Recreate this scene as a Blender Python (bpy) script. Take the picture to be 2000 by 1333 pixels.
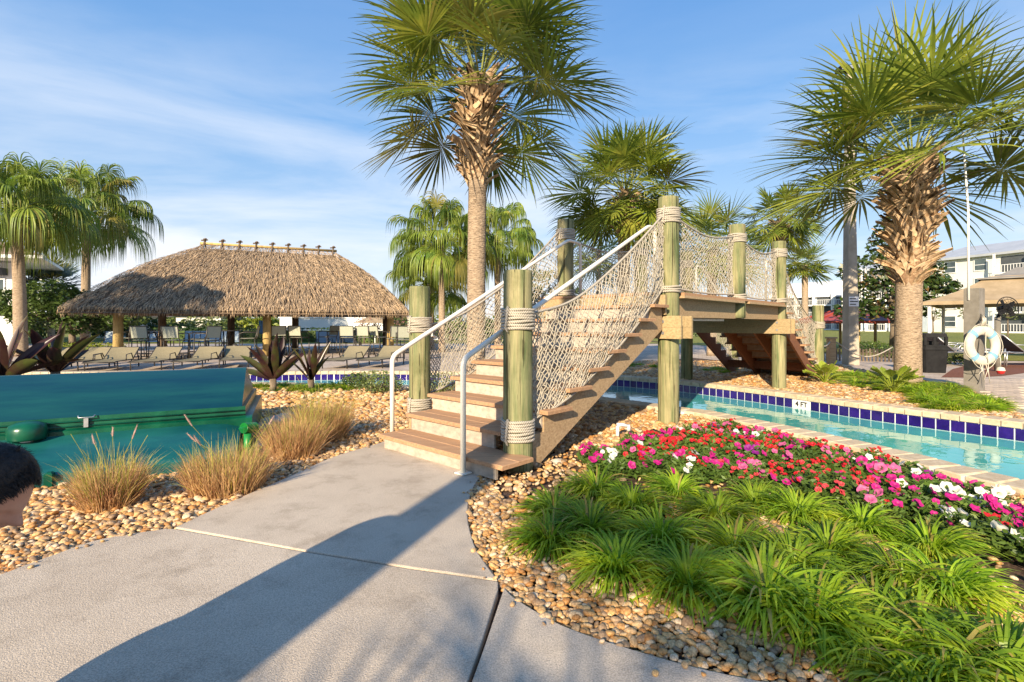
import bpy, bmesh, math, random
import numpy as np
from mathutils import Vector, Matrix, noise as mn
R = math.radians
rnd = random.Random(7)
S = bpy.context.scene
for o in list(bpy.data.objects): bpy.data.objects.remove(o)

# ---------------------------------------------------------------- camera, sky, sun, exposure
CAMH, HOR, FPX = 1.25, 634.0, 1000.0
cd = bpy.data.cameras.new("camera"); cam = bpy.data.objects.new("camera", cd)
S.collection.objects.link(cam); S.camera = cam
cam.location = (0, 0, CAMH); cam.rotation_euler = (R(90), 0, 0)
cd.sensor_width = 36; cd.lens = 18; cd.shift_y = -(666.5-HOR)/2000.0
cd.clip_start = 0.05; cd.clip_end = 2000

SUN_AZ = (0.336, 0.942); SUN_EL = R(23)
w = bpy.data.worlds.new("World"); S.world = w; w.use_nodes = True
nt = w.node_tree; N = nt.nodes; Lk = nt.links
for n in list(N): N.remove(n)
out = N.new("ShaderNodeOutputWorld"); bg = N.new("ShaderNodeBackground")
sky = N.new("ShaderNodeTexSky"); sky.sky_type = 'NISHITA'; sky.sun_disc = False
sky.sun_elevation = SUN_EL; sky.sun_rotation = math.atan2(-SUN_AZ[0], -SUN_AZ[1])
sky.altitude = 0; sky.air_density = 1.0; sky.dust_density = 0.3; sky.ozone_density = 2.0
tc = N.new("ShaderNodeTexCoord"); mp = N.new("ShaderNodeMapping"); mp.inputs['Scale'].default_value = (1.0, 1.0, 4.2)
mp.inputs['Location'].default_value = (0.35, 0.1, 0.25); mp.inputs['Rotation'].default_value = (0, R(7), 0)
Lk.new(tc.outputs['Generated'], mp.inputs['Vector'])
nz = N.new("ShaderNodeTexNoise"); nz.inputs['Scale'].default_value = 1.7; nz.inputs['Detail'].default_value = 9
nz.inputs['Roughness'].default_value = 0.58; nz.inputs['Distortion'].default_value = 0.35
Lk.new(mp.outputs[0], nz.inputs['Vector'])
cr = N.new("ShaderNodeValToRGB"); cr.color_ramp.elements[0].position = 0.385; cr.color_ramp.elements[1].position = 0.61
cr.color_ramp.elements[0].color = (0,0,0,1); cr.color_ramp.elements[1].color = (1,1,1,1)
Lk.new(nz.outputs['Fac'], cr.inputs[0])
sx = N.new("ShaderNodeSeparateXYZ"); Lk.new(tc.outputs['Generated'], sx.inputs[0])
el = N.new("ShaderNodeMapRange"); el.inputs['From Min'].default_value = 0.02; el.inputs['From Max'].default_value = 0.46
el.inputs['To Min'].default_value = 1.25; el.inputs['To Max'].default_value = 0.04
Lk.new(sx.outputs['Z'], el.inputs['Value'])
mm = N.new("ShaderNodeMath"); mm.operation = 'MULTIPLY'; Lk.new(cr.outputs[0], mm.inputs[0]); Lk.new(el.outputs[0], mm.inputs[1])
gr = N.new("ShaderNodeValToRGB"); ge = gr.color_ramp.elements
ge[0].position = 0.0; ge[0].color = (.72,.84,1.0,1); ge[1].position = .62; ge[1].color = (.115,.36,.87,1)
e = ge.new(.18); e.color = (.47,.69,.98,1); e = ge.new(.36); e.color = (.25,.53,.97,1)
Lk.new(sx.outputs['Z'], gr.inputs[0])
gm = N.new("ShaderNodeVectorMath"); gm.operation = 'SCALE'; gm.inputs['Scale'].default_value = 4.0; Lk.new(gr.outputs[0], gm.inputs[0])
sb = N.new("ShaderNodeMixRGB"); sb.inputs['Fac'].default_value = .8; Lk.new(sky.outputs[0], sb.inputs['Color1']); Lk.new(gm.outputs[0], sb.inputs['Color2'])
mix = N.new("ShaderNodeMixRGB"); mix.inputs['Color2'].default_value = (4.4, 4.6, 4.95, 1)
Lk.new(mm.outputs[0], mix.inputs['Fac']); Lk.new(sb.outputs[0], mix.inputs['Color1'])
Lk.new(mix.outputs[0], bg.inputs['Color']); bg.inputs['Strength'].default_value = 0.12
Lk.new(bg.outputs[0], out.inputs['Surface'])
sd = bpy.data.lights.new("sun", 'SUN'); sun = bpy.data.objects.new("sun", sd); S.collection.objects.link(sun)
sd.energy = 5.0; sd.angle = R(0.55); sd.color = (1.0, 0.83, 0.60)
dv = Vector((SUN_AZ[0]*math.cos(SUN_EL), SUN_AZ[1]*math.cos(SUN_EL), -math.sin(SUN_EL)))
sun.rotation_euler = dv.to_track_quat('-Z', 'Y').to_euler(); sun.location = (-6, -14, 12)
S.view_settings.view_transform = 'Standard'; S.view_settings.look = 'None'
S.view_settings.exposure = 0.92; S.view_settings.gamma = 1.0; S.view_settings.use_curve_mapping = False
try:
    S.cycles.use_denoising = True; S.cycles.max_bounces = 8; S.cycles.transparent_max_bounces = 12
    S.cycles.caustics_reflective = False; S.cycles.caustics_refractive = False
except Exception: pass

# ---------------------------------------------------------------- placing helpers
def G(px, py, z=0.0):
    Y = (CAMH - z)*FPX/(py-HOR); return Vector(((px-1000)/FPX*Y, Y, z))
def P(px, py, Y):
    return Vector(((px-1000)/FPX*Y, Y, CAMH + (HOR-py)/FPX*Y))
BO = Vector((-0.06, 3.95, 0)); BD = Vector((0.68, 0.733, 0)).normalized(); BN = Vector((-BD.y, BD.x, 0))
def B(a, p, z): return BO + BD*a + BN*p + Vector((0, 0, z))
def smooth(pts, n=6, closed=False):
    pts = [Vector(p) for p in pts]; res = []
    m = len(pts)
    for i in range(m if closed else m-1):
        p0 = pts[(i-1) % m] if closed or i else pts[0]; p1 = pts[i]; p2 = pts[(i+1) % m]
        p3 = pts[(i+2) % m] if closed or i+2 < m else pts[-1]
        for k in range(n):
            t = k/n
            res.append(0.5*((2*p1)+(p2-p0)*t+(2*p0-5*p1+4*p2-p3)*t*t+(3*p1-p0-3*p2+p3)*t**3))
    if not closed: res.append(pts[-1])
    return res
def inpoly(x, y, poly):
    c = False; n = len(poly); j = n-1
    for i in range(n):
        xi, yi, xj, yj = poly[i][0], poly[i][1], poly[j][0], poly[j][1]
        if (yi > y) != (yj > y) and x < (xj-xi)*(y-yi)/(yj-yi)+xi: c = not c
        j = i
    return c

# ---------------------------------------------------------------- mesh builder
class MB:
    def __init__(s): s.v = []; s.f = []; s.m = []; s.cur = 0
    def add(s, vs, fs):
        b = len(s.v); s.v += [tuple(v) for v in vs]
        s.f += [tuple(b+i for i in f) for f in fs]; s.m += [s.cur]*len(fs); return s
    def box(s, x0, y0, z0, x1, y1, z1):
        return s.frame(Vector((x0, y0, z0)), Vector((x1-x0,0,0)), Vector((0,y1-y0,0)), Vector((0,0,z1-z0)))
    def frame(s, o, a, b, c, bev=0.0):
        o, a, b, c = Vector(o), Vector(a), Vector(b), Vector(c)
        if a.cross(b).dot(c) < 0: a, b = b, a
        if bev <= 0:
            vs = [o, o+a, o+a+b, o+b, o+c, o+a+c, o+a+b+c, o+b+c]
            return s.add(vs, [(0,3,2,1),(4,5,6,7),(0,1,5,4),(1,2,6,5),(2,3,7,6),(3,0,4,7)])
        # chamfered top edges
        ua, ub, uc = a.normalized()*bev, b.normalized()*bev, c.normalized()*bev
        t = o+c-uc; u = o+c
        vs = [o,o+a,o+a+b,o+b, t,t+a,t+a+b,t+b, u+ua+ub,u+a-ua+ub,u+a+b-ua-ub,u+b+ua-ub]
        return s.add(vs, [(0,3,2,1),(0,1,5,4),(1,2,6,5),(2,3,7,6),(3,0,4,7),(4,5,9,8),(5,6,10,9),(6,7,11,10),(7,4,8,11),(8,9,10,11)])
    def bar(s, p0, p1, wd, th, up=(0,0,1)):
        p0, p1 = Vector(p0), Vector(p1); d = p1-p0; sd_ = d.cross(Vector(up)).normalized()
        u = sd_.cross(d).normalized()
        return s.frame(p0 - sd_*wd/2 - u*th/2, d, sd_*wd, u*th)
    def tube(s, pts, rad, n=8, caps=True):
        pts = [Vector(p) for p in pts]; m = len(pts)
        if not hasattr(rad, '__len__'): rad = [rad]*m
        d0 = (pts[1]-pts[0]).normalized(); ref = Vector((0,0,1)) if abs(d0.z) < .9 else Vector((1,0,0))
        u = d0.cross(ref).normalized(); vs = []
        for i, p in enumerate(pts):
            if i == 0: d = pts[1]-pts[0]
            elif i == m-1: d = pts[-1]-pts[-2]
            else: d = (pts[i+1]-pts[i]).normalized()+(pts[i]-pts[i-1]).normalized()
            if d.length < 1e-9: d = d0.copy()
            d = d.normalized(); u = (u - d*u.dot(d)); u = u.normalized() if u.length > 1e-6 else d.orthogonal().normalized()
            v = d.cross(u)
            for k in range(n):
                a = 2*math.pi*k/n; vs.append(p + (u*math.cos(a)+v*math.sin(a))*rad[i])
        fs = [(i*n+k, i*n+(k+1)%n, (i+1)*n+(k+1)%n, (i+1)*n+k) for i in range(m-1) for k in range(n)]
        if caps: fs += [tuple(range(n-1,-1,-1)), tuple((m-1)*n+k for k in range(n))]
        return s.add(vs, fs)
    def lathe(s, c, prof, n=24, caps=True, wob=0):
        c = Vector(c); vs = []
        for (r, z) in prof:
            for k in range(n):
                a = 2*math.pi*k/n; rr = r*(1+wob*(mn.noise(Vector((math.cos(a)*1.3+c.x*9, math.sin(a)*1.3, z*1.3+c.y)))))
                vs.append(c+Vector((math.cos(a)*rr, math.sin(a)*rr, z)))
        m = len(prof)
        fs = [(i*n+k, i*n+(k+1)%n, (i+1)*n+(k+1)%n, (i+1)*n+k) for i in range(m-1) for k in range(n)]
        if caps: fs += [tuple(range(n-1,-1,-1)), tuple((m-1)*n+k for k in range(n))]
        return s.add(vs, fs)
    def prism(s, poly, z0, z1):
        n = len(poly)
        ar = sum(poly[i][0]*poly[(i+1)%n][1]-poly[(i+1)%n][0]*poly[i][1] for i in range(n))
        if ar < 0: poly = list(reversed(poly))
        vs = [(p[0],p[1],z0) for p in poly]+[(p[0],p[1],z1) for p in poly]
        fs = [tuple(range(n-1,-1,-1)), tuple(range(n, 2*n))]+[(i,(i+1)%n,n+(i+1)%n,n+i) for i in range(n)]
        return s.add(vs, fs)
    def extr(s, poly3, vec):      # any planar polygon pushed along vec
        n = len(poly3); vec = Vector(vec); p = [Vector(q) for q in poly3]
        nn = sum(((p[i]-p[0]).cross(p[(i+1)%n]-p[0]) for i in range(n)), Vector())
        if nn.dot(vec) < 0: p.reverse()
        return s.add(p+[q+vec for q in p], [tuple(range(n-1,-1,-1)), tuple(range(n,2*n))]+[(i,(i+1)%n,n+(i+1)%n,n+i) for i in range(n)])
    def strip(s, pts, wids, side):
        vs = []
        for p, wd, sdv in zip(pts, wids, side): vs += [p-sdv*wd/2, p+sdv*wd/2]
        return s.add(vs, [(2*i,2*i+1,2*i+3,2*i+2) for i in range(len(pts)-1)])
    def quad(s, c, u, v): return s.add([c-u-v, c+u-v, c+u+v, c-u+v], [(0,1,2,3)])
    def leaf(s, c, u, v):   # diamond leaf, u long half axis, v short
        return s.add([c-u, c-u*.1-v, c+u, c-u*.1+v], [(0,1,2,3)])
    def mesh(s, name, mats, sm=False):
        me = bpy.data.meshes.new(name); me.from_pydata(s.v, [], s.f)
        for m in (mats if isinstance(mats, (list, tuple)) else [mats]): me.materials.append(m)
        if any(s.m): me.polygons.foreach_set('material_index', s.m)
        if sm: me.polygons.foreach_set('use_smooth', [True]*len(me.polygons))
        me.update(); return me
COL = S.collection
def link(name, me, parent=None):
    o = bpy.data.objects.new(name, me); COL.objects.link(o)
    if parent is not None:
        o.parent = parent
        o.matrix_parent_inverse = ginv(parent)
    return o
GM = {}
def ginv(p):
    m = GM.get(p.name)
    return m.inverted() if m is not None else Matrix.Identity(4)
def obj(name, mb, mat, parent=None, sm=False):
    return link(name, mb.mesh(name, mat, sm), parent)
def tag(o, label, cat, group=None, kind=None):
    if label: o['label'] = label
    if cat: o['category'] = cat
    if group: o['group'] = group
    if kind: o['kind'] = kind
    return o
def thing(name, loc, label, cat, group=None):
    o = bpy.data.objects.new(name, None); COL.objects.link(o); o.empty_display_size = .2
    o.location = Vector(loc); GM[o.name] = Matrix.Translation(Vector(loc))
    return tag(o, label, cat, group)
def struct(name, mb, mat, sm=False):
    o = obj(name, mb, mat, None, sm); o['kind'] = 'structure'; return o
def kids(o, ix): return ix.get(o.name, [])
def index():
    ix = {}
    for o in bpy.data.objects:
        if o.parent: ix.setdefault(o.parent.name, []).append(o)
    return ix
def copy_tree(o, loc, rz=0, sc=None, label=None, group=None, ix=None):
    ix = ix if ix is not None else index()
    r = o.copy(); COL.objects.link(r); r.location = loc; r.rotation_euler = (0,0,rz)
    if sc: r.scale = (sc, sc, sc) if not hasattr(sc, '__len__') else sc
    if label: r['label'] = label
    if group: r['group'] = group
    def rec(src, dst):
        for ch in ix.get(src.name, []):
            c = ch.copy(); COL.objects.link(c); c.parent = dst; c.matrix_parent_inverse = ch.matrix_parent_inverse
            rec(ch, c)
    rec(o, r); return r
# a thing modelled round the origin: parts keep local coordinates
def proto(name, label, cat, group=None):
    o = bpy.data.objects.new(name, None); COL.objects.link(o); o.empty_display_size = .2
    return tag(o, label, cat, group)

# ---------------------------------------------------------------- materials
def bsdf(name):
    m = bpy.data.materials.new(name); m.use_nodes = True
    n = m.node_tree; return m, n, n.nodes['Principled BSDF'], n.nodes['Material Output']
def mat(name, c1, c2=None, scale=5.0, rough=.7, bump=.0, bscale=None, stretch=(1,1,1), rot=(0,0,0), rand=0.0,
        metal=0.0, spec=.4, c3=None, detail=6, trans=0.0, coat=0.0, coord='Object', rampw=(.35,.65)):
    m, n, b, o = bsdf(name); c2 = c2 or c1
    tc_ = n.nodes.new("ShaderNodeTexCoord"); mp_ = n.nodes.new("ShaderNodeMapping")
    mp_.inputs['Scale'].default_value = stretch; mp_.inputs['Rotation'].default_value = rot
    n.links.new(tc_.outputs[coord], mp_.inputs[0])
    nz_ = n.nodes.new("ShaderNodeTexNoise"); nz_.inputs['Scale'].default_value = scale; nz_.inputs['Detail'].default_value = detail
    nz_.inputs['Roughness'].default_value = .62
    n.links.new(mp_.outputs[0], nz_.inputs['Vector'])
    r = n.nodes.new("ShaderNodeValToRGB"); r.color_ramp.elements[0].position = rampw[0]; r.color_ramp.elements[1].position = rampw[1]
    r.color_ramp.elements[0].color = (*c1, 1); r.color_ramp.elements[1].color = (*c2, 1)
    if c3: e = r.color_ramp.elements.new((rampw[0]+rampw[1])/2); e.color = (*c3, 1)
    n.links.new(nz_.outputs['Fac'], r.inputs[0]); colo = r.outputs[0]
    if rand > 0:
        oi = n.nodes.new("ShaderNodeObjectInfo"); hs = n.nodes.new("ShaderNodeHueSaturation")
        mr = n.nodes.new("ShaderNodeMapRange"); mr.inputs['To Min'].default_value = 1-rand; mr.inputs['To Max'].default_value = 1+rand
        n.links.new(oi.outputs['Random'], mr.inputs['Value']); n.links.new(mr.outputs[0], hs.inputs['Value'])
        n.links.new(colo, hs.inputs['Color']); colo = hs.outputs[0]
    n.links.new(colo, b.inputs['Base Color'])
    b.inputs['Roughness'].default_value = rough; b.inputs['Metallic'].default_value = metal
    b.inputs['Specular IOR Level'].default_value = spec
    if coat: b.inputs['Coat Weight'].default_value = coat; b.inputs['Coat Roughness'].default_value = .15
    if bump:
        nb = n.nodes.new("ShaderNodeTexNoise"); nb.inputs['Scale'].default_value = bscale or scale*4; nb.inputs['Detail'].default_value = 4
        n.links.new(mp_.outputs[0], nb.inputs['Vector'])
        bp = n.nodes.new("ShaderNodeBump"); bp.inputs['Strength'].default_value = 1.0; bp.inputs['Distance'].default_value = bump
        n.links.new(nb.outputs['Fac'], bp.inputs['Height']); n.links.new(bp.outputs[0], b.inputs['Normal'])
    if trans:
        tl = n.nodes.new("ShaderNodeBsdfTranslucent"); mx = n.nodes.new("ShaderNodeMixShader"); mx.inputs[0].default_value = trans
        n.links.new(colo, tl.inputs['Color']); n.links.new(b.outputs[0], mx.inputs[1]); n.links.new(tl.outputs[0], mx.inputs[2])
        n.links.new(mx.outputs[0], o.inputs['Surface'])
    return m
BROT = (0, 0, -math.atan2(BD.y, BD.x))
def woodm(name, c1, c2, rot, c3=None, bump=.002, rand=.12, rough=.8, st=(1.5, 24, 24), scale=2.2):
    return mat(name, c1, c2, scale, rough, bump, scale*2, st, rot, rand, c3=c3, rampw=(.3,.7))
M = {}
M['post0'] = mat('post_wood0', (.16,.19,.08), (.40,.36,.19), 2.6, .8, .004, 7, (9,9,.8), rand=.1, c3=(.27,.275,.125), rampw=(.3,.72))
def postmat():
    m, n, b, o = bsdf('post_wood'); t = n.nodes.new("ShaderNodeTexCoord")
    def nz2(sc, st, det, lo, hi, c0, c1, rg=.6):
        mp_ = n.nodes.new("ShaderNodeMapping"); mp_.inputs['Scale'].default_value = st; n.links.new(t.outputs['Object'], mp_.inputs[0])
        q = n.nodes.new("ShaderNodeTexNoise"); q.inputs['Scale'].default_value = sc; q.inputs['Detail'].default_value = det; q.inputs['Roughness'].default_value = rg; q.inputs['Distortion'].default_value = .5
        n.links.new(mp_.outputs[0], q.inputs['Vector']); r = n.nodes.new("ShaderNodeValToRGB"); r.color_ramp.elements[0].position = lo; r.color_ramp.elements[1].position = hi
        r.color_ramp.elements[0].color = (*c0,1); r.color_ramp.elements[1].color = (*c1,1); n.links.new(q.outputs['Fac'], r.inputs[0]); return q, r
    q0, base = nz2(2.2, (5,5,.5), 6, .32, .68, (.13,.175,.075), (.40,.345,.19))
    q1, grain = nz2(9, (9,9,.35), 6, .30, .62, (.62,.62,.60), (1.08,1.08,1.05), .7)
    q2, crack = nz2(5, (7,7,.16), 3, .375, .405, (.25,.23,.20), (1,1,1))
    q3, stain = nz2(2.0, (1,1,1), 7, .33, .55, (.62,.66,.58), (1,1,1))
    c = base.outputs[0]
    for r in (grain, crack, stain):
        x = n.nodes.new("ShaderNodeMixRGB"); x.blend_type = 'MULTIPLY'; x.inputs['Fac'].default_value = .9; n.links.new(c, x.inputs['Color1']); n.links.new(r.outputs[0], x.inputs['Color2']); c = x.outputs[0]
    n.links.new(c, b.inputs['Base Color']); b.inputs['Roughness'].default_value = .85; b.inputs['Specular IOR Level'].default_value = .25
    bp = n.nodes.new("ShaderNodeBump"); bp.inputs['Distance'].default_value = .006; n.links.new(q1.outputs['Fac'], bp.inputs['Height'])
    bp2 = n.nodes.new("ShaderNodeBump"); bp2.inputs['Distance'].default_value = .01; n.links.new(crack.outputs[0], bp2.inputs['Height']); n.links.new(bp.outputs[0], bp2.inputs['Normal']); n.links.new(bp2.outputs[0], b.inputs['Normal'])
    return m
M['post'] = postmat()
M['tread'] = woodm('tread_wood', (.30,.165,.085), (.46,.28,.15), (0,0,BROT[2]+R(90)), (.38,.22,.12))
M['riser'] = woodm('weathered_riser', (.31,.26,.21), (.52,.44,.35), (0,0,BROT[2]+R(90)), (.42,.36,.29), st=(1.2,10,10), scale=2.0)
M['beam'] = woodm('beam_wood', (.25,.165,.085), (.46,.33,.19), BROT, (.36,.25,.14))
M['beamx'] = woodm('cross_beam_wood', (.27,.19,.095), (.47,.35,.19), (0,0,BROT[2]+R(90)), (.38,.28,.145))
M['understair'] = woodm('red_stained_wood', (.15,.06,.03), (.30,.14,.07), BROT, (.22,.09,.045))
M['rope'] = mat('rope', (.42,.37,.29), (.62,.56,.46), 60, .9, .003, 300)
M['net'] = mat('net_cord', (.33,.29,.22), (.50,.45,.36), 30, .9)
M['rail'] = mat('painted_rail', (.74,.71,.62), (.80,.77,.68), 9, .35, spec=.5)
M['bolt'] = mat('galvanised_metal', (.45,.45,.45), (.6,.6,.6), 30, .4, metal=.8)
M['concrete'] = None
M['coping'] = mat('coping_brick', (.50,.38,.24), (.66,.54,.37), 14, .75, .001, 80, rand=.12)
M['tile'] = mat('cobalt_tile', (.012,.006,.10), (.025,.012,.16), 8, .12, spec=.6, rand=.2)
M['grout'] = mat('pale_grout', (.62,.66,.62), (.72,.75,.7), 20, .8)
M['plaster'] = mat('pool_plaster', (.055,.27,.30), (.10,.38,.39), 1.1, .8)
M['paver'] = mat('paver', (.42,.34,.27), (.56,.46,.37), 3, .85, .001, 60, rand=.14)
M['white'] = mat('white_paint', (.78,.78,.76), (.82,.82,.8), 4, .5)
M['black'] = mat('black_plastic', (.008,.008,.009), (.016,.016,.017), 9, .6, spec=.2)
M['frame'] = mat('bronze_frame', (.05,.045,.04), (.08,.07,.06), 9, .4, metal=.3)
M['sling'] = mat('tan_sling', (.26,.22,.13), (.36,.31,.19), 40, .8, trans=.25)
M['slingpale'] = mat('pale_sling', (.42,.43,.33), (.52,.53,.42), 40, .8, trans=.2)
M['slingb'] = mat('pale_blue_sling', (.40,.47,.50), (.52,.60,.62), 40, .8)
M['slingk'] = mat('charcoal_sling', (.07,.06,.07), (.12,.11,.12), 40, .8)
M['bark'] = mat('bark', (.10,.075,.05), (.22,.17,.12), 12, .95, .01, 20, (1,1,.4))
M['trunk'] = mat('palm_trunk', (.13,.095,.065), (.50,.385,.27), 6, .95, .035, 8, (2.2,2.2,11), c3=(.38,.28,.19), rampw=(.32,.62))
M['boot'] = mat('palm_boot', (.36,.22,.11), (.64,.48,.31), 5, .9, .006, 18, (3,3,1), rand=.25, c3=(.52,.37,.22))
def leafm(name, a, b, tr=.35, rough=.45, sc=1.2, rand=.28, c3=None):
    return mat(name, a, b, sc, rough, rand=rand, trans=tr, c3=c3, detail=3)
M['sabal'] = leafm('sabal_leaf', (.11,.165,.022), (.38,.385,.06), c3=(.22,.275,.035))
M['sabaly'] = leafm('sabal_leaf_old', (.16,.17,.03), (.32,.27,.06))
M['fanp'] = leafm('fan_palm_leaf', (.10,.18,.025), (.30,.36,.055), .42)
M['bism'] = leafm('silver_palm_leaf', (.14,.20,.19), (.26,.34,.33), .25)
M['dark'] = leafm('dark_leaf', (.03,.065,.014), (.10,.15,.03), .25, .35)
M['magn'] = mat('magnolia_leaf', (.03,.055,.012), (.19,.09,.035), 1.6, .3, rand=.2, c3=(.05,.085,.018), trans=.15, rampw=(.45,.66))
M['hedge'] = leafm('hedge_leaf', (.11,.17,.02), (.34,.36,.05), .3)
M['bush'] = leafm('bush_leaf', (.07,.11,.03), (.22,.26,.08), .3)
M['liri'] = leafm('liriope_blade', (.15,.29,.015), (.50,.58,.05), .5, .4, 3, .25, c3=(.31,.46,.028))
M['liriy'] = leafm('liriope_dry_blade', (.30,.25,.05), (.45,.36,.10), .4, .5, 3)
M['fount'] = leafm('fountain_grass_dry', (.38,.20,.10), (.70,.47,.22), .35, .7, 9, .1, c3=(.55,.34,.16))
M['fountg'] = leafm('fountain_grass_green', (.26,.29,.04), (.58,.52,.12), .4, .6, 9, .1)
M['plume'] = mat('grass_plume', (.36,.22,.18), (.55,.38,.32), 30, .9, trans=.2)
M['cord'] = mat('cordyline_leaf', (.035,.012,.02), (.07,.085,.02), 2.2, .28, trans=.3, rand=.3, c3=(.06,.03,.022))
M['phil'] = leafm('philodendron_leaf', (.16,.24,.02), (.34,.40,.05), .4)
M['thatch'] = mat('thatch', (.17,.12,.075), (.53,.39,.25), 7, .95, c3=(.35,.26,.17), detail=8, rampw=(.3,.7))
M['thatch2'] = mat('thatch_light', (.40,.27,.15), (.64,.47,.30), 6, .95, detail=8)
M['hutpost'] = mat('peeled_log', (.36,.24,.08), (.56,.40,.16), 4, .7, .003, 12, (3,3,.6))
M['dlog'] = mat('shaded_log', (.10,.07,.045), (.2,.14,.09), 4, .9, .003, 12, (3,3,.6))  # dark log colour; puts shade into the hut's back posts
M['mulch'] = mat('mulch', (.035,.02,.013), (.16,.10,.065), 42, .95, .012, 60, c3=(.08,.045,.03))
M['redm'] = mat('red_mulch', (.12,.04,.025), (.24,.09,.05), 30, .95, .01, 40)

# ================================================================ GROUND, RIVER, SIDEWALK
WZ = -0.14                                    # water level
near_in = smooth([(9.5,-3.5,0),(6.6,-.6,0),(4.75,2.0,0),(3.88,3.88,0),(3.69,4.61,0),(3.36,5.59,0),(2.76,6.9,0),(2.46,7.24,0),(1.77,8.03,0),(1.1,8.6,0),(.1,9.1,0),(-1.5,9.8,0),(-4,10.3,0),(-7,10.6,0),(-13,10.6,0),(-24,10.4,0)], 6)
far_in = smooth([(13.5,-3.0,0),(9.6,1.0,0),(7.4,4.0,0),(6.15,6.15,0),(5.30,7.5,0),(4.55,9.05,0),(3.65,10.55,0),(3.1,11.1,0),(1.9,12.0,0),(0,12.6,0),(-4.0,12.95,0),(-6.4,12.75,0),(-13,12.6,0),(-24,12.4,0)], 6)
def offs(line, d):
    r = []
    for i, p in enumerate(line):
        t = (line[min(i+1, len(line)-1)]-line[max(i-1, 0)]).normalized()
        r.append(p + Vector((-t.y, t.x, 0))*d)
    return r
near_out = offs(near_in, .30)     # lines run right->left (away); left-hand side of travel is the near (camera) side
far_out = offs(far_in, -.30)
CZ = .07
# near and far ground sheets, one mesh each, reaching the horizon
m_ground = MB()
nearpoly = [(p.x, p.y, -.01) for p in offs(near_in, .15)] + [(-400,10.4,-.01),(-400,-200,-.01),(400,-200,-.01),(400,-14,-.01),(12,-6.5,-.01)]
m_ground.add(nearpoly, [tuple(range(len(nearpoly)))[::-1]])
farpoly = [(p.x, p.y, -.01) for p in offs(far_in, -.15)] + [(-400,12.4,-.01),(-400,900,-.01),(400,900,-.01),(400,-10,-.01),(17,-6,-.01)]
m_ground.add(farpoly, [tuple(range(len(farpoly)))])
struct('ground', m_ground, M['mulch'])
# basin: floor and walls
mb = MB(); poly = [(p.x,p.y,-.62) for p in offs(near_in,.02)]+[(p.x,p.y,-.62) for p in reversed(offs(far_in,-.02))]
mb.add(poly, [tuple(range(len(poly)))]); struct('river_floor', mb, M['plaster'])
for nm, ln, sg in (('river_wall_near', near_in, 1), ('river_wall_far', far_in, -1)):
    mb = MB(); a = offs(ln, .0); b_ = offs(ln, .14*sg)
    vs = []; fs = []
    for p, q in zip(a, b_): vs += [(p.x,p.y,-1.16),(p.x,p.y,.0),(q.x,q.y,.0),(q.x,q.y,-1.16)]
    for i in range(len(a)-1):
        k = 4*i
        fs += [(k,k+1,k+5,k+4),(k+1,k+2,k+6,k+5),(k+2,k+3,k+7,k+6)]
    mb.add(vs, fs); o = struct(nm, mb, M['plaster'])
    mb = MB(); c_ = offs(ln, -.003*sg); mb.add([v for p in c_ for v in ((p.x,p.y,WZ-.03),(p.x,p.y,-.001))], [(2*i,2*i+1,2*i+3,2*i+2) for i in range(len(c_)-1)]); obj('grout_band', mb, M['grout'], o)
    if sg == 1: wall_near = o
    else: wall_far = o
# water
m, n, b, o_ = bsdf('river_water')
n.nodes.remove(b)
gl = n.nodes.new("ShaderNodeBsdfGlossy"); gl.inputs['Roughness'].default_value = .015; gl.inputs['Color'].default_value = (1,1,1,1)
tr = n.nodes.new("ShaderNodeBsdfTransparent"); tr.inputs['Color'].default_value = (.80,.985,.98,1)
fr = n.nodes.new("ShaderNodeLayerWeight"); fr.inputs['Blend'].default_value = .5
pw = n.nodes.new("ShaderNodeMath"); pw.operation = 'POWER'; pw.inputs[1].default_value = 5.0; n.links.new(fr.outputs['Facing'], pw.inputs[0])
ma = n.nodes.new("ShaderNodeMath"); ma.operation = 'MULTIPLY_ADD'; ma.inputs[1].default_value = .94; ma.inputs[2].default_value = .025; n.links.new(pw.outputs[0], ma.inputs[0])
mx = n.nodes.new("ShaderNodeMixShader"); nn = n.nodes.new("ShaderNodeTexNoise"); bp = n.nodes.new("ShaderNodeBump")
tcw = n.nodes.new("ShaderNodeTexCoord"); nn.inputs['Scale'].default_value = 3.2; nn.inputs['Detail'].default_value = 2; nn.inputs['Distortion'].default_value = .6
bp.inputs['Distance'].default_value = .012; bp.inputs['Strength'].default_value = .5
n.links.new(tcw.outputs['Object'], nn.inputs['Vector']); n.links.new(nn.outputs['Fac'], bp.inputs['Height'])
for q in (gl, fr): n.links.new(bp.outputs[0], q.inputs['Normal'])
n.links.new(ma.outputs[0], mx.inputs[0]); n.links.new(tr.outputs[0], mx.inputs[1]); n.links.new(gl.outputs[0], mx.inputs[2])
n.links.new(mx.outputs[0], o_.inputs['Surface']); M['water'] = m
mb = MB(); poly = [(p.x,p.y,WZ) for p in offs(near_in,-.001)]+[(p.x,p.y,WZ) for p in reversed(offs(far_in,.001))]
mb.add(poly, [tuple(range(len(poly)))[::-1]]); wo = struct('water', mb, M['water']); print('water normal', wo.data.polygons[0].normal)
if wo.data.polygons[0].normal.z < 0: wo.data.flip_normals()

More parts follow.
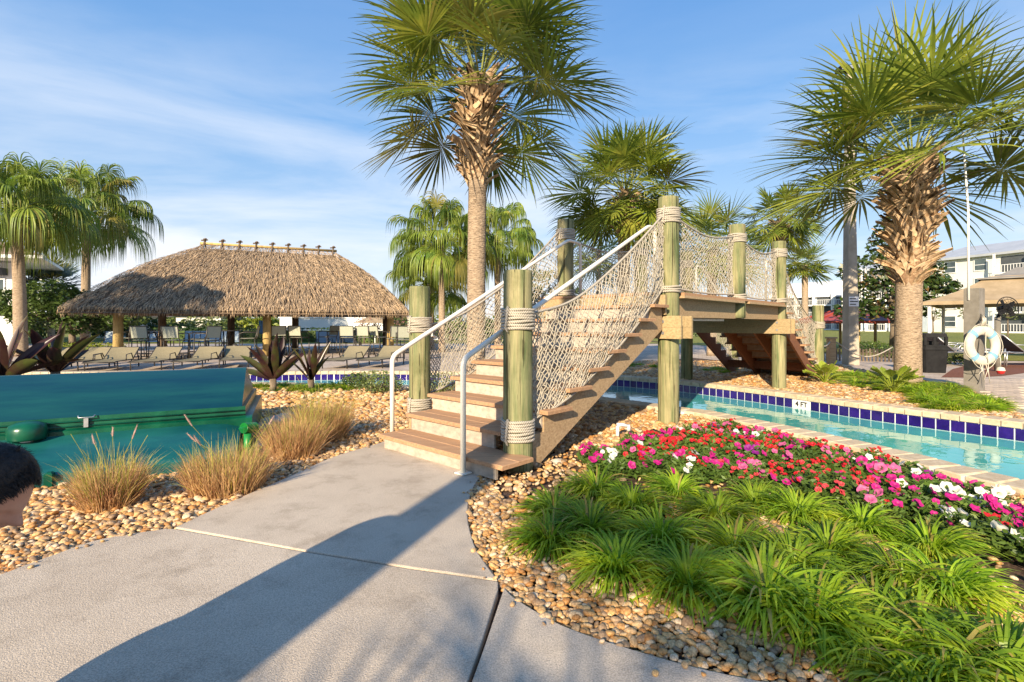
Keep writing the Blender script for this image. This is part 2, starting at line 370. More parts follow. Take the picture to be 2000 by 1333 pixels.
def arc(line):
    s = [0]
    for i in range(1, len(line)): s.append(s[-1]+(line[i]-line[i-1]).length)
    return s
def at_arc(line, s, d):
    i = 1
    while i < len(s)-1 and s[i] < d: i += 1
    t = (d-s[i-1])/max(1e-9, s[i]-s[i-1]); p = line[i-1].lerp(line[i], t); tg = (line[i]-line[i-1]).normalized()
    return p, tg
def inview(p, mrg=1.08, y0=1.6): return p.y > y0 and abs(p.x) < p.y*mrg
def coping(nm, ln, sg, label_kind):
    root = bpy.data.objects.new(nm, None); COL.objects.link(root); root['kind'] = 'structure'
    s = arc(ln); d = 0; W = .2; rest = MB(); cnt = 0
    while d < s[-1]-W:
        p, t = at_arc(ln, s, d+W/2); nv = Vector((-t.y, t.x, 0))*sg
        g = .006
        o0 = p - t*(W/2-g) - nv*.025 + Vector((0,0,-.005+rnd.uniform(0,.003)))
        tgt = MB() if (inview(p) and p.x > -1.5) else rest
        tgt.frame(o0, t*(W-2*g), nv*.315, Vector((0,0,.075)), .010)
        if tgt is not rest: obj('coping_brick', tgt, M['coping'], root); cnt += 1
        d += W
    if rest.v:
        o = obj('coping_run', rest, M['coping'], root); o['kind'] = 'stuff'
    mb = MB(); a = offs(ln, .002*sg); b_ = offs(ln, .285*sg); vs=[]; fs=[]
    for p, q in zip(a, b_): vs += [(p.x,p.y,.001),(p.x,p.y,.058),(q.x,q.y,.058),(q.x,q.y,-.02)]
    for i in range(len(a)-1):
        k = 4*i; fs += [(k,k+1,k+5,k+4),(k+1,k+2,k+6,k+5),(k+2,k+3,k+7,k+6)]
    mb.add(vs, fs); obj('coping_mortar', mb, M['grout'], root)
    return root
coping('pool_coping_near', near_in, 1, ''); coping('pool_coping_far', far_in, -1, '')
# tiles on the far wall (cobalt), pale one with depth marking
s = arc(far_in); d = .1; TW = .155; k = 0; rest = MB(); nt_ = 0
P4 = G(1553, 783, -.07); sgn = None
# arc position of the depth marker
best = min(range(len(far_in)), key=lambda i: abs(far_in[i].x/far_in[i].y - .551) if far_in[i].y > 5 else 9)
d4 = s[best]
while d < s[-1]-TW:
    p, t = at_arc(far_in, s, d+TW/2); nv = Vector((-t.y, t.x, 0))
    g = .007; sign = (d-.01 <= d4 < d+TW*2-.01) 
    w_ = TW*2.05 if sign else TW
    p, t = at_arc(far_in, s, d+w_/2); nv = Vector((-t.y, t.x, 0))
    if sign:
        o0 = p - t*(w_/2-g) + Vector((0,0,WZ-.01)); mb = MB(); mb.frame(o0, t*(w_-2*g), nv*.007, Vector((0,0,.135)), .001)
        sg4 = obj('depth_tile', mb, M['white'], wall_far)
        fc = bpy.data.curves.new('depth_text', 'FONT'); fc.body = '4 FT'; fc.size = .115; fc.extrude = .001; fc.offset = .003
        fc.align_x = 'CENTER'; fc.align_y = 'CENTER'
        to = bpy.data.objects.new('tmp', fc); COL.objects.link(to); dg = bpy.context.evaluated_depsgraph_get()
        me = bpy.data.meshes.new_from_object(to.evaluated_get(dg)); bpy.data.objects.remove(to)
        me.materials.clear(); me.materials.append(M['black'])
        mtx = Matrix((( -t.x, 0, nv.x, 0), (-t.y, 0, nv.y, 0), (0, 1, 0, 0), (0,0,0,1)))
        c = p + nv*.0085 + Vector((0,0,WZ+.056)); mtx.translation = c
        me.transform(mtx); link('depth_marking', me, sg4)
        # the travel direction runs away from camera to the left, so reading direction is -t
    else:
        o0 = p - t*(w_/2-g) + Vector((0,0,WZ-.015)); isv = inview(p) and p.x > -9.5 and not (-3.6 < p.x < .9)
        tgt = MB() if isv else rest
        tgt.frame(o0, t*(w_-2*g), nv*.006, Vector((0,0,.14)))
        if isv: obj('tile', tgt, M['tile'], wall_far); nt_ += 1
    d += w_
if rest.v: o = obj('tile_run', rest, M['tile'], wall_far); o['kind'] = 'stuff'
mb = MB(); s2 = arc(near_in); d = .1
while d < s2[-1]-TW:
    p, t = at_arc(near_in, s2, d+TW/2); nv = Vector((-t.y, t.x, 0))
    mb.frame(p - t*(TW/2-.005) + Vector((0,0,WZ-.015)), t*(TW-.01), nv*-.006, Vector((0,0,.14))); d += TW
o = obj('tile_run', mb, M['tile'], wall_near); o['kind'] = 'stuff'

# decks of pavers beyond the river
def sheet(nm, poly, z, mt):
    mb = MB(); pts = [(p[0],p[1],z) for p in poly]; n = len(pts)
    ar = sum(pts[i][0]*pts[(i+1)%n][1]-pts[(i+1)%n][0]*pts[i][1] for i in range(n))
    if ar < 0: pts.reverse()
    mb.add(pts, [tuple(range(n))]); return struct(nm, mb, mt)
def brickmat(nm, c1, c2, mortar, sc, w_, h_, rot=0):
    m, n, b, o_ = bsdf(nm); t = n.nodes.new("ShaderNodeTexCoord"); mp_ = n.nodes.new("ShaderNodeMapping"); mp_.inputs['Rotation'].default_value = (0,0,rot)
    br = n.nodes.new("ShaderNodeTexBrick"); br.inputs['Color1'].default_value = (*c1,1); br.inputs['Color2'].default_value = (*c2,1)
    br.inputs['Mortar'].default_value = (*mortar,1); br.inputs['Scale'].default_value = sc; br.inputs['Brick Width'].default_value = w_
    br.inputs['Row Height'].default_value = h_; br.inputs['Mortar Size'].default_value = .008
    n.links.new(t.outputs['Object'], mp_.inputs[0]); n.links.new(mp_.outputs[0], br.inputs['Vector'])
    nz_ = n.nodes.new("ShaderNodeTexNoise"); nz_.inputs['Scale'].default_value = 1.3; nz_.inputs['Detail'].default_value = 8
    mx_ = n.nodes.new("ShaderNodeMixRGB"); mx_.blend_type = 'MULTIPLY'; mx_.inputs['Fac'].default_value = .55
    rr = n.nodes.new("ShaderNodeValToRGB"); rr.color_ramp.elements[0].color = (.5,.5,.5,1); rr.color_ramp.elements[0].position=.3; rr.color_ramp.elements[1].position = .65
    n.links.new(t.outputs['Object'], nz_.inputs['Vector']); n.links.new(nz_.outputs['Fac'], rr.inputs[0])
    n.links.new(br.outputs['Color'], mx_.inputs['Color1']); n.links.new(rr.outputs[0], mx_.inputs['Color2'])
    n.links.new(mx_.outputs[0], b.inputs['Base Color']); b.inputs['Roughness'].default_value = .85
    return m
M['deck'] = brickmat('paver_field', (.50,.40,.32), (.60,.50,.41), (.30,.24,.19), 1.0, .3, .15, R(20))
fo = [p for p in far_out if p.x < 2.0]
deckpoly = [(p.x, p.y) for p in fo] + [(-60,12.8),(-60,33),(2,33),(3.2,16.0),(1.2,13.9)]
deckpoly = [(p.x, p.y) for p in fo if p.x < .9] + [(-60,12.8),(-60,33),(8,33),(8,20),(4.6,17.2),(2.6,15.2),(1.0,14.3)]
sheet('pool_deck', deckpoly, .002, M['deck'])
# right-hand deck: path in front of the apartment lawn
rd = [G(1500,712).xy, G(1640,716).xy, G(1740,738).xy, G(1830,752).xy, G(1900,768).xy, G(1965,800).xy, G(2010,822).xy]
rdeck = [(p.x,p.y) for p in smooth([(a.x,a.y,0) for a in rd], 4)] + [(8.2,4.2),(12,1.5),(30,1.5),(30,15.2),(21,15.6),(18.4,16.8),(14,18.6),(12.2,20),(8,24),(6.2,20)]
sheet('paved_path', rdeck, .004, M['deck'])
sheet('walkway', [(8,33),(8,20),(12.2,20),(14,18.6),(14,26),(10,33)], -.002, M['deck'])
M['lawn'] = mat('lawn_turf', (.13,.15,.02), (.24,.24,.04), 3.0, .95, .02, 40, c3=(.18,.19,.028))
sheet('lawn', [(14.2,18.8),(18.4,17.0),(21,15.9),(60,13),(200,20),(200,160),(20,160),(10.5,60),(10.5,33)], .006, M['lawn'])
sheet('far_lawn', [(-200,33.2),(10,33.2),(10,160),(-200,160)], .006, M['lawn'])
# individual pavers in the nearest corner of the right deck
pr = bpy.data.objects.new('paving_near', None); COL.objects.link(pr); pr['kind'] = 'structure'
ca, sa = math.cos(R(-25)), math.sin(R(-25)); PW, PH = .30, .15; np_ = 0; me_p = []
for _ in range(6):
    mb = MB(); mb.frame((-PW/2+.004,-PH/2+.004,-.03),(PW-.008,0,0),(0,PH-.008,0),(0,0,.052+rnd.uniform(0,.002)),.004); me_p.append(mb.mesh('paver', M['paver']))
cand = []
for i in range(-60, 90):
    for j in range(-90, 130):
        u = i*PW + (PW/2 if j % 2 else 0); v = j*PH
        x, y = 8.6+u*ca-v*sa, 8+u*sa+v*ca
        if inview(Vector((x,y,0)), 1.01) and y < 11.5 and all(inpoly(x+dx, y+dy, rdeck) for dx, dy in ((.17,0),(-.17,0),(0,.17),(0,-.17))): cand.append((y, x))
cand.sort()
for y, x in cand[:300]:
    o = link('paver', rnd.choice(me_p), pr); o.location = (x, y, rnd.uniform(0,.002)); o.rotation_euler = (0,0,R(-25))

# ---- sidewalk slabs
m, n, b, o_ = bsdf('broomed_concrete')
t = n.nodes.new("ShaderNodeTexCoord")
def nzn(sc, det, rough=.6):
    q = n.nodes.new("ShaderNodeTexNoise"); q.inputs['Scale'].default_value = sc; q.inputs['Detail'].default_value = det; q.inputs['Roughness'].default_value = rough
    n.links.new(t.outputs['Object'], q.inputs['Vector']); return q
def rampn(src, a, ca_, b2, cb_):
    q = n.nodes.new("ShaderNodeValToRGB"); q.color_ramp.elements[0].position = a; q.color_ramp.elements[1].position = b2
    q.color_ramp.elements[0].color = (*ca_,1); q.color_ramp.elements[1].color = (*cb_,1); n.links.new(src, q.inputs[0]); return q
big = rampn(nzn(.9, 8, .65).outputs['Fac'], .35, (.53,.44,.34), .68, (.67,.57,.45))
fine = rampn(nzn(160, 3).outputs['Fac'], .38, (.62,.62,.62), .60, (1.06,1.06,1.06))
st_ = rampn(nzn(3.2, 10, .75).outputs['Fac'], .34, (.66,.64,.62), .50, (1,1,1))
def mul(a, b2, f):
    q = n.nodes.new("ShaderNodeMixRGB"); q.blend_type = 'MULTIPLY'; q.inputs['Fac'].default_value = f
    n.links.new(a, q.inputs['Color1']); n.links.new(b2, q.inputs['Color2']); return q.outputs[0]
n.links.new(mul(mul(big.outputs[0], fine.outputs[0], .8), st_.outputs[0], .7), b.inputs['Base Color']); b.inputs['Roughness'].default_value = .9
b.inputs['Specular IOR Level'].default_value = .2
bp = n.nodes.new("ShaderNodeBump"); bp.inputs['Distance'].default_value = .0035; n.links.new(nzn(190, 3).outputs['Fac'], bp.inputs['Height']); n.links.new(bp.outputs[0], b.inputs['Normal'])
M['concrete'] = m
SZ = .03
def gp(l): return [G(x, y, SZ) for x, y in l]
left_e = smooth(gp([(0,1122),(100,1085),(200,1052),(342,1030)]), 5)
left_u = smooth(gp([(342,1030),(450,980),(560,933),(650,893),(730,869),(790,850)]), 5)
right_u = smooth(gp([(1000,892),(955,915),(925,950),(913,1000),(925,1060),(948,1100),(972,1132)]), 5)
right_l = smooth(gp([(985,1148),(1005,1168),(1080,1213),(1160,1245),(1300,1288),(1400,1313),(1500,1333)]), 5)
j1 = gp([(342,1030),(600,1076),(800,1108),(972,1132)])
slab1 = left_u + right_u + list(reversed(j1))[1:-1]
j1b = gp([(339,1032.5),(600,1078.8),(800,1111),(973,1135.5)])
slab2 = [Vector((-7,1.2,0)), Vector((-4.0,2.15,0))] + left_e[:-1] + j1b + gp([(973,1152),(940,1255),(912,1333)]) + [Vector((-.5,.2,0)), Vector((-1.2,-2.5,0)), Vector((-2.4,-7,0)), Vector((-9,-7,0))]
slab3 = gp([(984,1150)]) + right_l + [Vector((1.6,1.62,0)), Vector((2.6,1.45,0)), Vector((5,1.4,0)), Vector((9,1.0,0)), Vector((9,-7,0)), Vector((-2.36,-7,0)), Vector((-1.16,-2.5,0)), Vector((-.47,.2,0))] + gp([(921,1333),(949,1255)])
sw = bpy.data.objects.new('sidewalk', None); COL.objects.link(sw); sw['kind'] = 'structure'
for sl, dz in ((slab1, .001), (slab2, 0), (slab3, 0)):
    mb = MB(); mb.prism([(p.x,p.y) for p in sl], -.08, SZ+dz)
    o = obj('concrete_slab', mb, M['concrete'], sw)
    bv = o.modifiers.new('edge', 'BEVEL'); bv.width = .007; bv.segments = 2; bv.limit_method = 'ANGLE'
slabs = [[(p.x,p.y) for p in sl] for sl in (slab1, slab2, slab3)]

walk_all = [(p.x,p.y) for p in [Vector((-7,1.2,0)), Vector((-4.0,2.15,0))]+left_e+left_u+right_u+right_l+[Vector((1.6,1.62,0)),Vector((9,1.0,0)),Vector((9,-7,0)),Vector((-9,-7,0))]]
# ---- river rock as stuff: point clouds with instanced pebbles
stone_cols = [tuple(v*f_ for v, f_ in zip(c_, (.90,.78,.64))) for c_ in [(.62,.42,.20),(.74,.58,.36),(.50,.28,.11),(.80,.72,.60),(.66,.50,.31),(.42,.33,.24),(.58,.36,.16),(.76,.64,.46),(.34,.26,.19),(.70,.52,.28)]]
m, n, b, o_ = bsdf('river_rock'); oi = n.nodes.new("ShaderNodeObjectInfo"); r = n.nodes.new("ShaderNodeValToRGB"); r.color_ramp.interpolation = 'CONSTANT'
els = r.color_ramp.elements; els[0].color = (*stone_cols[0],1); els[1].position = .1; els[1].color = (*stone_cols[1],1)
for i in range(2, 10): e = els.new(i/10); e.color = (*stone_cols[i],1)
n.links.new(oi.outputs['Random'], r.inputs[0])
t = n.nodes.new("ShaderNodeTexCoord"); q = n.nodes.new("ShaderNodeTexNoise"); q.inputs['Scale'].default_value = 2.2; q.inputs['Detail'].default_value = 5
n.links.new(t.outputs['Object'], q.inputs['Vector']); r2 = n.nodes.new("ShaderNodeValToRGB"); r2.color_ramp.elements[0].color = (.62,.58,.52,1); r2.color_ramp.elements[0].position = .35; r2.color_ramp.elements[1].position = .62; r2.color_ramp.elements[1].color = (1.08,1.06,1.02,1)
n.links.new(q.outputs['Fac'], r2.inputs[0]); x_ = n.nodes.new("ShaderNodeMixRGB"); x_.blend_type = 'MULTIPLY'; x_.inputs['Fac'].default_value = 1
n.links.new(r.outputs[0], x_.inputs['Color1']); n.links.new(r2.outputs[0], x_.inputs['Color2']); n.links.new(x_.outputs[0], b.inputs['Base Color'])
b.inputs['Roughness'].default_value = .55; b.inputs['Specular IOR Level'].default_value = .35; M['stone'] = m
pc = bpy.data.collections.new('pebble_shapes')
for i in range(7):
    bm = bmesh.new(); bmesh.ops.create_icosphere(bm, subdivisions=2, radius=1)
    fl = rnd.uniform(.5,.75); ln_ = rnd.uniform(1.0,1.45)
    for v in bm.verts:
        f = 1+.22*mn.noise(v.co*1.1+Vector((i*7,0,0))); v.co = Vector((v.co.x*ln_*f, v.co.y*f, v.co.z*fl*f))
    me = bpy.data.meshes.new('pebble'); bm.to_mesh(me); bm.free(); me.materials.append(M['stone'])
    me.polygons.foreach_set('use_smooth', [True]*len(me.polygons))
    pc.objects.link(bpy.data.objects.new('pebble_shape', me))
def scatter_group(nm):
    g = bpy.data.node_groups.new(nm, 'GeometryNodeTree')
    g.interface.new_socket('Geometry', in_out='INPUT', socket_type='NodeSocketGeometry'); g.interface.new_socket('Geometry', in_out='OUTPUT', socket_type='NodeSocketGeometry')
    a = g.nodes.new('NodeGroupInput'); z = g.nodes.new('NodeGroupOutput'); ip = g.nodes.new('GeometryNodeInstanceOnPoints')
    ci = g.nodes.new('GeometryNodeCollectionInfo'); ci.inputs['Collection'].default_value = pc; ci.inputs['Separate Children'].default_value = True; ci.inputs['Reset Children'].default_value = True
    ip.inputs['Pick Instance'].default_value = True
    r1 = g.nodes.new('GeometryNodeInputNamedAttribute'); r1.data_type = 'FLOAT_VECTOR'; r1.inputs['Name'].default_value = 'rot'
    s1 = g.nodes.new('GeometryNodeInputNamedAttribute'); s1.data_type = 'FLOAT_VECTOR'; s1.inputs['Name'].default_value = 'scl'
    er = g.nodes.new('FunctionNodeEulerToRotation')
    g.links.new(a.outputs[0], ip.inputs['Points']); g.links.new(ci.outputs[0], ip.inputs['Instance'])
    g.links.new(r1.outputs[0], er.inputs[0]); g.links.new(er.outputs[0], ip.inputs['Rotation']); g.links.new(s1.outputs[0], ip.inputs['Scale'])
    g.links.new(ip.outputs[0], z.inputs[0]); return g
SG = scatter_group('scatter_pebbles')
def pebbles(nm, pts, label):
    me = bpy.data.meshes.new(nm); me.from_pydata([p[:3] for p in pts], [], [])
    ra = me.attributes.new('rot', 'FLOAT_VECTOR', 'POINT'); sa_ = me.attributes.new('scl', 'FLOAT_VECTOR', 'POINT')
    rv = []; sv = []
    for p in pts:
        rv += [rnd.gauss(0,.3), rnd.gauss(0,.3), rnd.uniform(0,6.28)]; sv += [p[3]*rnd.uniform(.9,1.15)]*3
    ra.data.foreach_set('vector', rv); sa_.data.foreach_set('vector', sv)
    o = link(nm, me); o['kind'] = 'stuff'; o['label'] = label; o['category'] = 'river rock'
    md = o.modifiers.new('scatter', 'NODES'); md.node_group = SG; return o
box_poly = [(p.x,p.y) for p in (G(-700,1050),G(90,952),G(368,902),G(440,868),G(505,800),G(500,772),G(-700,800))]
near_line = [(p.x,p.y) for p in near_out]
nearreg = near_line + [(-24,1),(9,1)]
def mulchy(x, y):
    # bare mulch round the flowers and grass tufts
    v = mn.noise(Vector((x*1.7, y*1.7, 3)))
    c = G(1130,930); d1 = math.hypot(x-c.x, (y-c.y)*.8)
    if d1 < .75+.25*v: return True
    return False
def bedmask(x, y):
    return inpoly(x, y, bed_in)
bed_in = [tuple(G(a,b_).xy) for a, b_ in ((1150,925),(1260,880),(1420,860),(1560,895),(1700,930),(1850,985),(2000,1045),(2060,1100),(2060,1200),(1900,1120),(1700,1040),(1550,1000),(1400,980),(1250,970))]
def hset(x, y, sp): return abs(mn.noise(Vector((x*2.1, y*2.1, 0))))*.012
pl = {'l': [], 'r': []}
y = 1.7
while y < 11.5:
    sp = .027 if y < 3.2 else .032 if y < 5 else .043 if y < 7.5 else .06
    x = -y*1.05
    while x < min(y*1.05, 9):
        for layer in (0, 1):
            px_, py_ = x+rnd.uniform(-.5,.5)*sp+layer*sp*.5, y+rnd.uniform(-.5,.5)*sp+layer*sp*.5
            if not inpoly(px_, py_, nearreg) or inpoly(px_, py_, walk_all) or inpoly(px_, py_, box_poly): continue
            if bedmask(px_, py_) and rnd.random() < .93: continue
            if mulchy(px_, py_) and rnd.random() < .72: continue
            if layer and rnd.random() < .45: continue
            r_ = sp*rnd.choice((.38,.45,.5,.55,.62,.75))
            pl['l' if px_ < .0 else 'r'].append((px_, py_, r_*.35+layer*r_*.6+hset(px_,py_,sp), r_))
        x += sp
    y += sp
edgepts = left_e+left_u+right_u+right_l
for k in range(70):
    e_ = rnd.choice(edgepts); px_, py_ = e_.x+rnd.gauss(0,.05), e_.y+rnd.gauss(0,.05)
    if inpoly(px_, py_, walk_all): pl['l'].append((px_, py_, SZ+.006, rnd.uniform(.006,.014)))
print('pebbles', len(pl['l']), len(pl['r']))
pebbles('river_rock_left', pl['l'], 'tan and white river pebbles between the sidewalk and the green box')
pebbles('river_rock_right', pl['r'], 'tan and white river pebbles between the sidewalk and the river coping')
# far bank
fb = []
island = [(p.x,p.y) for p in far_out if -.2 < p.x < 8.0 and p.y > 4] + [(1.0,14.2),(2.6,15.1),(4.6,17.1),(6.2,17.0)] + [(a.x,a.y) for a in rd[1:]]
y = 5.0
while y < 17:
    sp = .062 if y < 11 else .08
    x = .2
    while x < y*1.04 and x < 12:
        for layer in (0,1):
            a, c = x+rnd.uniform(-.5,.5)*sp, y+rnd.uniform(-.5,.5)*sp
            if inpoly(a, c, island): fb.append((a, c, .008+layer*.02+.02*abs(mn.noise(Vector((a,c,1)))), sp*rnd.uniform(.4,.72)))
        x += sp
    y += sp
print('far pebbles', len(fb))
pebbles('river_rock_far_bank', fb, 'golden river pebbles under the bridge on the far bank')

# ================================================================ THE FOOTBRIDGE
br = thing('footbridge', B(.4,.2,0), 'timber rope-netted footbridge with pale handrails arching over the narrow pool river', 'footbridge')
DZ = 1.65; RI = DZ/10; RUN = .325; A0, C0, E0, F0, I0 = .40, 3.15, 5.54, 7.78, 10.95
def post(a, p, h, r=.125, wraps=(), zb=0):
    c = B(a, p, 0); mb = MB(); n = 28
    prof = [(r*.99,zb-.02),(r,zb+.05),(r*1.0,zb+(h-zb)*.25),(r*.99,h*.5),(r*1.0,h*.75),(r*.985,h-.03),(r*.97,h-.008),(r*.93,h)]
    mb.lathe(c, prof, n, True, .025); o = obj('post', mb, M['post'], br, False)
    for f in o.data.polygons: f.use_smooth = len(f.vertices) == 4
    for (z0, cnt) in wraps:
        w_ = MB()
        for k in range(cnt):
            z = z0 + k*.026; pts = []
            for i in range(22):
                a_ = 2*math.pi*i/22; tw = .003*math.sin(a_*3+k*2)
                pts.append(c+Vector((math.cos(a_)*(r+.009), math.sin(a_)*(r+.009), z+tw+.004*math.sin(a_+k))))
            pts.append(pts[0]); pts.append(pts[1]); w_.tube(pts, .0142, 6, False)
        if cnt > 5:
            a_ = -2.2; q = c+Vector((math.cos(a_), math.sin(a_), 0))*(r+.02)
            w_.tube([q+Vector((0,0,z0+cnt*.026)), q+Vector((-.02,0,z0+.0)), q+Vector((.0,-.01,z0-.035))], [.012,.011,.006], 6)
        obj('rope_wrap', w_, M['ropex'], o, True)
    return c
# twisted rope look: fine diagonal ridges in the material relief
m, n, b, o_ = bsdf('laid_rope'); t = n.nodes.new("ShaderNodeTexCoord"); mp_ = n.nodes.new("ShaderNodeMapping"); mp_.inputs['Rotation'].default_value = (R(30),R(35),0)
wv = n.nodes.new("ShaderNodeTexWave"); wv.inputs['Scale'].default_value = 22; wv.inputs['Distortion'].default_value = 1.2
rr = n.nodes.new("ShaderNodeValToRGB"); rr.color_ramp.elements[0].color = (.30,.26,.20,1); rr.color_ramp.elements[1].color = (.60,.54,.44,1); rr.color_ramp.elements[1].position = .55
n.links.new(t.outputs['Object'], mp_.inputs[0]); n.links.new(mp_.outputs[0], wv.inputs['Vector']); n.links.new(wv.outputs['Fac'], rr.inputs[0]); n.links.new(rr.outputs[0], b.inputs['Base Color'])
bp = n.nodes.new("ShaderNodeBump"); bp.inputs['Distance'].default_value = .006; n.links.new(wv.outputs['Fac'], bp.inputs['Height']); n.links.new(bp.outputs[0], b.inputs['Normal'])
b.inputs['Roughness'].default_value = .9; M['ropex'] = m
HP = 2.83
post(A0, .22, 1.71, .127, ((.275,7),(1.22,7)))
lb = BO.copy(); bv_ = Vector((-1.10,6.1,0))-BO; PBa, PBp = bv_.dot(BD), bv_.dot(BN)
post(PBa, PBp, 1.70, .125, ((.21,7),(1.17,7)))
dv_ = Vector((.81,7.75,0))-BO; PDa, PDp = dv_.dot(BD), dv_.dot(BN)
post(C0, .18, HP, .127, ((2.52,7),(1.66,3)))
post(PDa, PDp, HP, .125, ((2.54,6),(1.7,3)))
post(E0, .18, HP, .125, ((2.56,5),(1.66,3)), 1.37); post(5.95, 2.1, HP, .125, ((2.56,5),(1.66,3)), 1.37)
post(F0, .18, HP, .125, ((2.54,6),(1.68,3))); post(8.0, 2.1, HP, .125, ((2.5,6),(1.68,3)))
post(I0, .2, 1.70, .125, ((1.17,6),(.25,5))); post(10.95, 2.15, 1.70, .125, ((1.17,6),(.25,5)))
# stairs (near flight): risers, two tread boards each, sawtooth stringers
def flight(a0, sgn, near):
    for k in range(9):
        z = RI*(k+1); a = a0 + sgn*RUN*k
        pr = (.04 if k == 0 else .38 if k == 1 else .12) if near else .12
        pl_ = 1.66 + (.0 if k < 2 else .06)
        t = MB(); t.frame(B(a, pr+.05, z-RI+ (.03 if k == 0 else -.0)), BD*sgn*.022, BN*(pl_-pr-.07), (0,0,RI-.036-(.03 if k == 0 else 0)))
        obj('riser', t, M['riser'], br)
        for j in (0, 1):
            t = MB(); t.frame(B(a-sgn*.035+sgn*j*.184, pr-.055, z-.036), BD*sgn*.18, BN*(pl_-pr+.085), (0,0,.036), .006)
            obj('tread_board', t, M['tread'], br)
    for p_ in (.155, .93, 1.68) if near else (.17, .75, 1.35, 1.95):
        t = MB(); poly = []
        st = 1
        for k in range(st, 9):
            a = a0 + sgn*(RUN*k+.024); z = RI*k
            poly += [B(a, p_, z-.037+.0), B(a, p_, z+RI-.037)]
        poly += [B(a0+sgn*RUN*9, p_, RI*9-.037), B(a0+sgn*RUN*9, p_, RI*9-.30)]
        poly += [B(a0+sgn*(RUN*1+.30), p_, .03), B(a0+sgn*(RUN*1+.024), p_, .03)]
        t.extr(poly, BN*.042); obj('stringer', t, M['beam'] if near else M['understair'], br)
flight(0, 1, True)
flight(I0-.05, -1, False)
# deck boards, joists, fascia
for k in range(15):
    p_ = .04 + k*.146; x0, x1 = 2.93, 8.0
    if k in (0, 1, 14): x0, x1 = 3.3, 7.64
    t = MB(); t.frame(B(x0, p_, DZ-.036), BD*(x1-x0), BN*.138, (0,0,.036), .004); obj('deck_board', t, M['tread'], br)
for (x0, x1) in ((C0+.135, E0-.13), (E0+.13, F0-.13)):
    t = MB(); t.frame(B(x0, .16, 1.34), BD*(x1-x0), BN*.042, (0,0,.272)); obj('fascia', t, M['beam'], br)
    t = MB(); t.frame(B(x0-.02, .02, DZ-.072), BD*(x1-x0+.04), BN*.16, (0,0,.034)); obj('edge_board', t, M['beam'], br)
for p_ in (.52, 1.0, 1.48, 1.93):
    t = MB(); t.frame(B(2.98, p_, 1.37), BD*4.95, BN*.042, (0,0,.242)); obj('joist', t, M['beam'], br)
t = MB(); t.frame(B(2.94, .12, 1.365), BD*.042, BN*2.0, (0,0,.245)); obj('rim_joist', t, M['beamx'], br)
t = MB(); t.frame(B(8.0, .12, 1.365), BD*.042, BN*2.0, (0,0,.245)); obj('rim_joist', t, M['beamx'], br)
for a in (C0-.17, C0+.128, F0-.17, F0+.128):
    t = MB()
    for zz in (1.215, 1.075): t.frame(B(a, -.06, zz), BD*.042, BN*2.35, (0,0,.138), .003)
    o = obj('cross_beam', t, M['beamx'], br)
    if a in (C0-.17, F0-.17):
        for zz in (1.285, 1.145):
            q = MB(); c = B(a-.008, .17, zz); q.tube([c, c+BD*.012], [.02,.016], 10); obj('bolt_head', q, M['bolt'], o)
t = MB(); t.frame(B(C0+.4,.35,1.30), BD*1.9, BN*.05, (0,0,.035)); obj('conduit', t, M['bolt'], br)
t = MB(); t.frame(B(I0-.9,.25,.2), BD*.04, BN*1.8, (0,0,.18)); obj('cross_beam', t, M['understair'], br)
# handrails
def rail(pts, feet, brackets=()):
    path = []
    P_ = [Vector(p) for p in pts]
    path.append(P_[0])
    for i in range(1, len(P_)-1):
        a = (P_[i-1]-P_[i]).normalized(); c = (P_[i+1]-P_[i]).normalized(); rr_ = .07
        for t_ in (0, .25, .5, .75, 1): path.append((P_[i]+a*rr_)*(1-t_)**2 + P_[i]*2*t_*(1-t_) + (P_[i]+c*rr_)*t_**2)
    path.append(P_[-1]); mb = MB(); mb.tube(path, .0235, 12); o = obj('handrail', mb, M['rail'], br, True)
    for f in feet:
        q = MB(); f = Vector(f); q.frame(f-BD*.05-BN*.05, BD*.1, BN*.1, (0,0,.012), .003); obj('foot_plate', q, M['rail'], o)
    for (c, e) in brackets:
        q = MB(); q.tube([Vector(c), Vector(c)+Vector((0,0,-.06)), Vector(e)+Vector((0,0,-.08)), Vector(e)+Vector((0,0,-.11))], [.012,.014,.016,.03], 8); obj('rail_bracket', q, M['rail'], o)
    return o
SZ2 = .036
l0 = Vector((-1.222,5.22,SZ2)); l1 = Vector((-1.222,5.22,.925)); l2 = Vector((.815,7.42,2.47)); l3 = Vector((1.03,7.72,2.47)); l4 = Vector((1.03,7.72,DZ))
cB = l1.lerp(l2, .17); 
rail([l0,l1,l2,l3,l4], [l0, l4], [(cB, cB+Vector((.03,.10,0)))])
r0 = Vector((-.398,4.17,SZ2)); r1 = Vector((-.398,4.17,.965)); r2 = Vector((1.74,6.52,2.50)); r3 = Vector((1.86,6.66,2.50)); r4 = Vector((1.86,6.66,DZ))
rail([r0,r1,r2,r3,r4], [r0, r4])
f = [B(7.9,.45,DZ),B(7.9,.45,2.5),B(8.2,.45,2.5),B(10.9,.45,.95),B(10.9,.45,.02)]
rail(f, [f[0], f[-1]]); f = [p+BN*1.4 for p in f]; rail(f, [f[0], f[-1]])
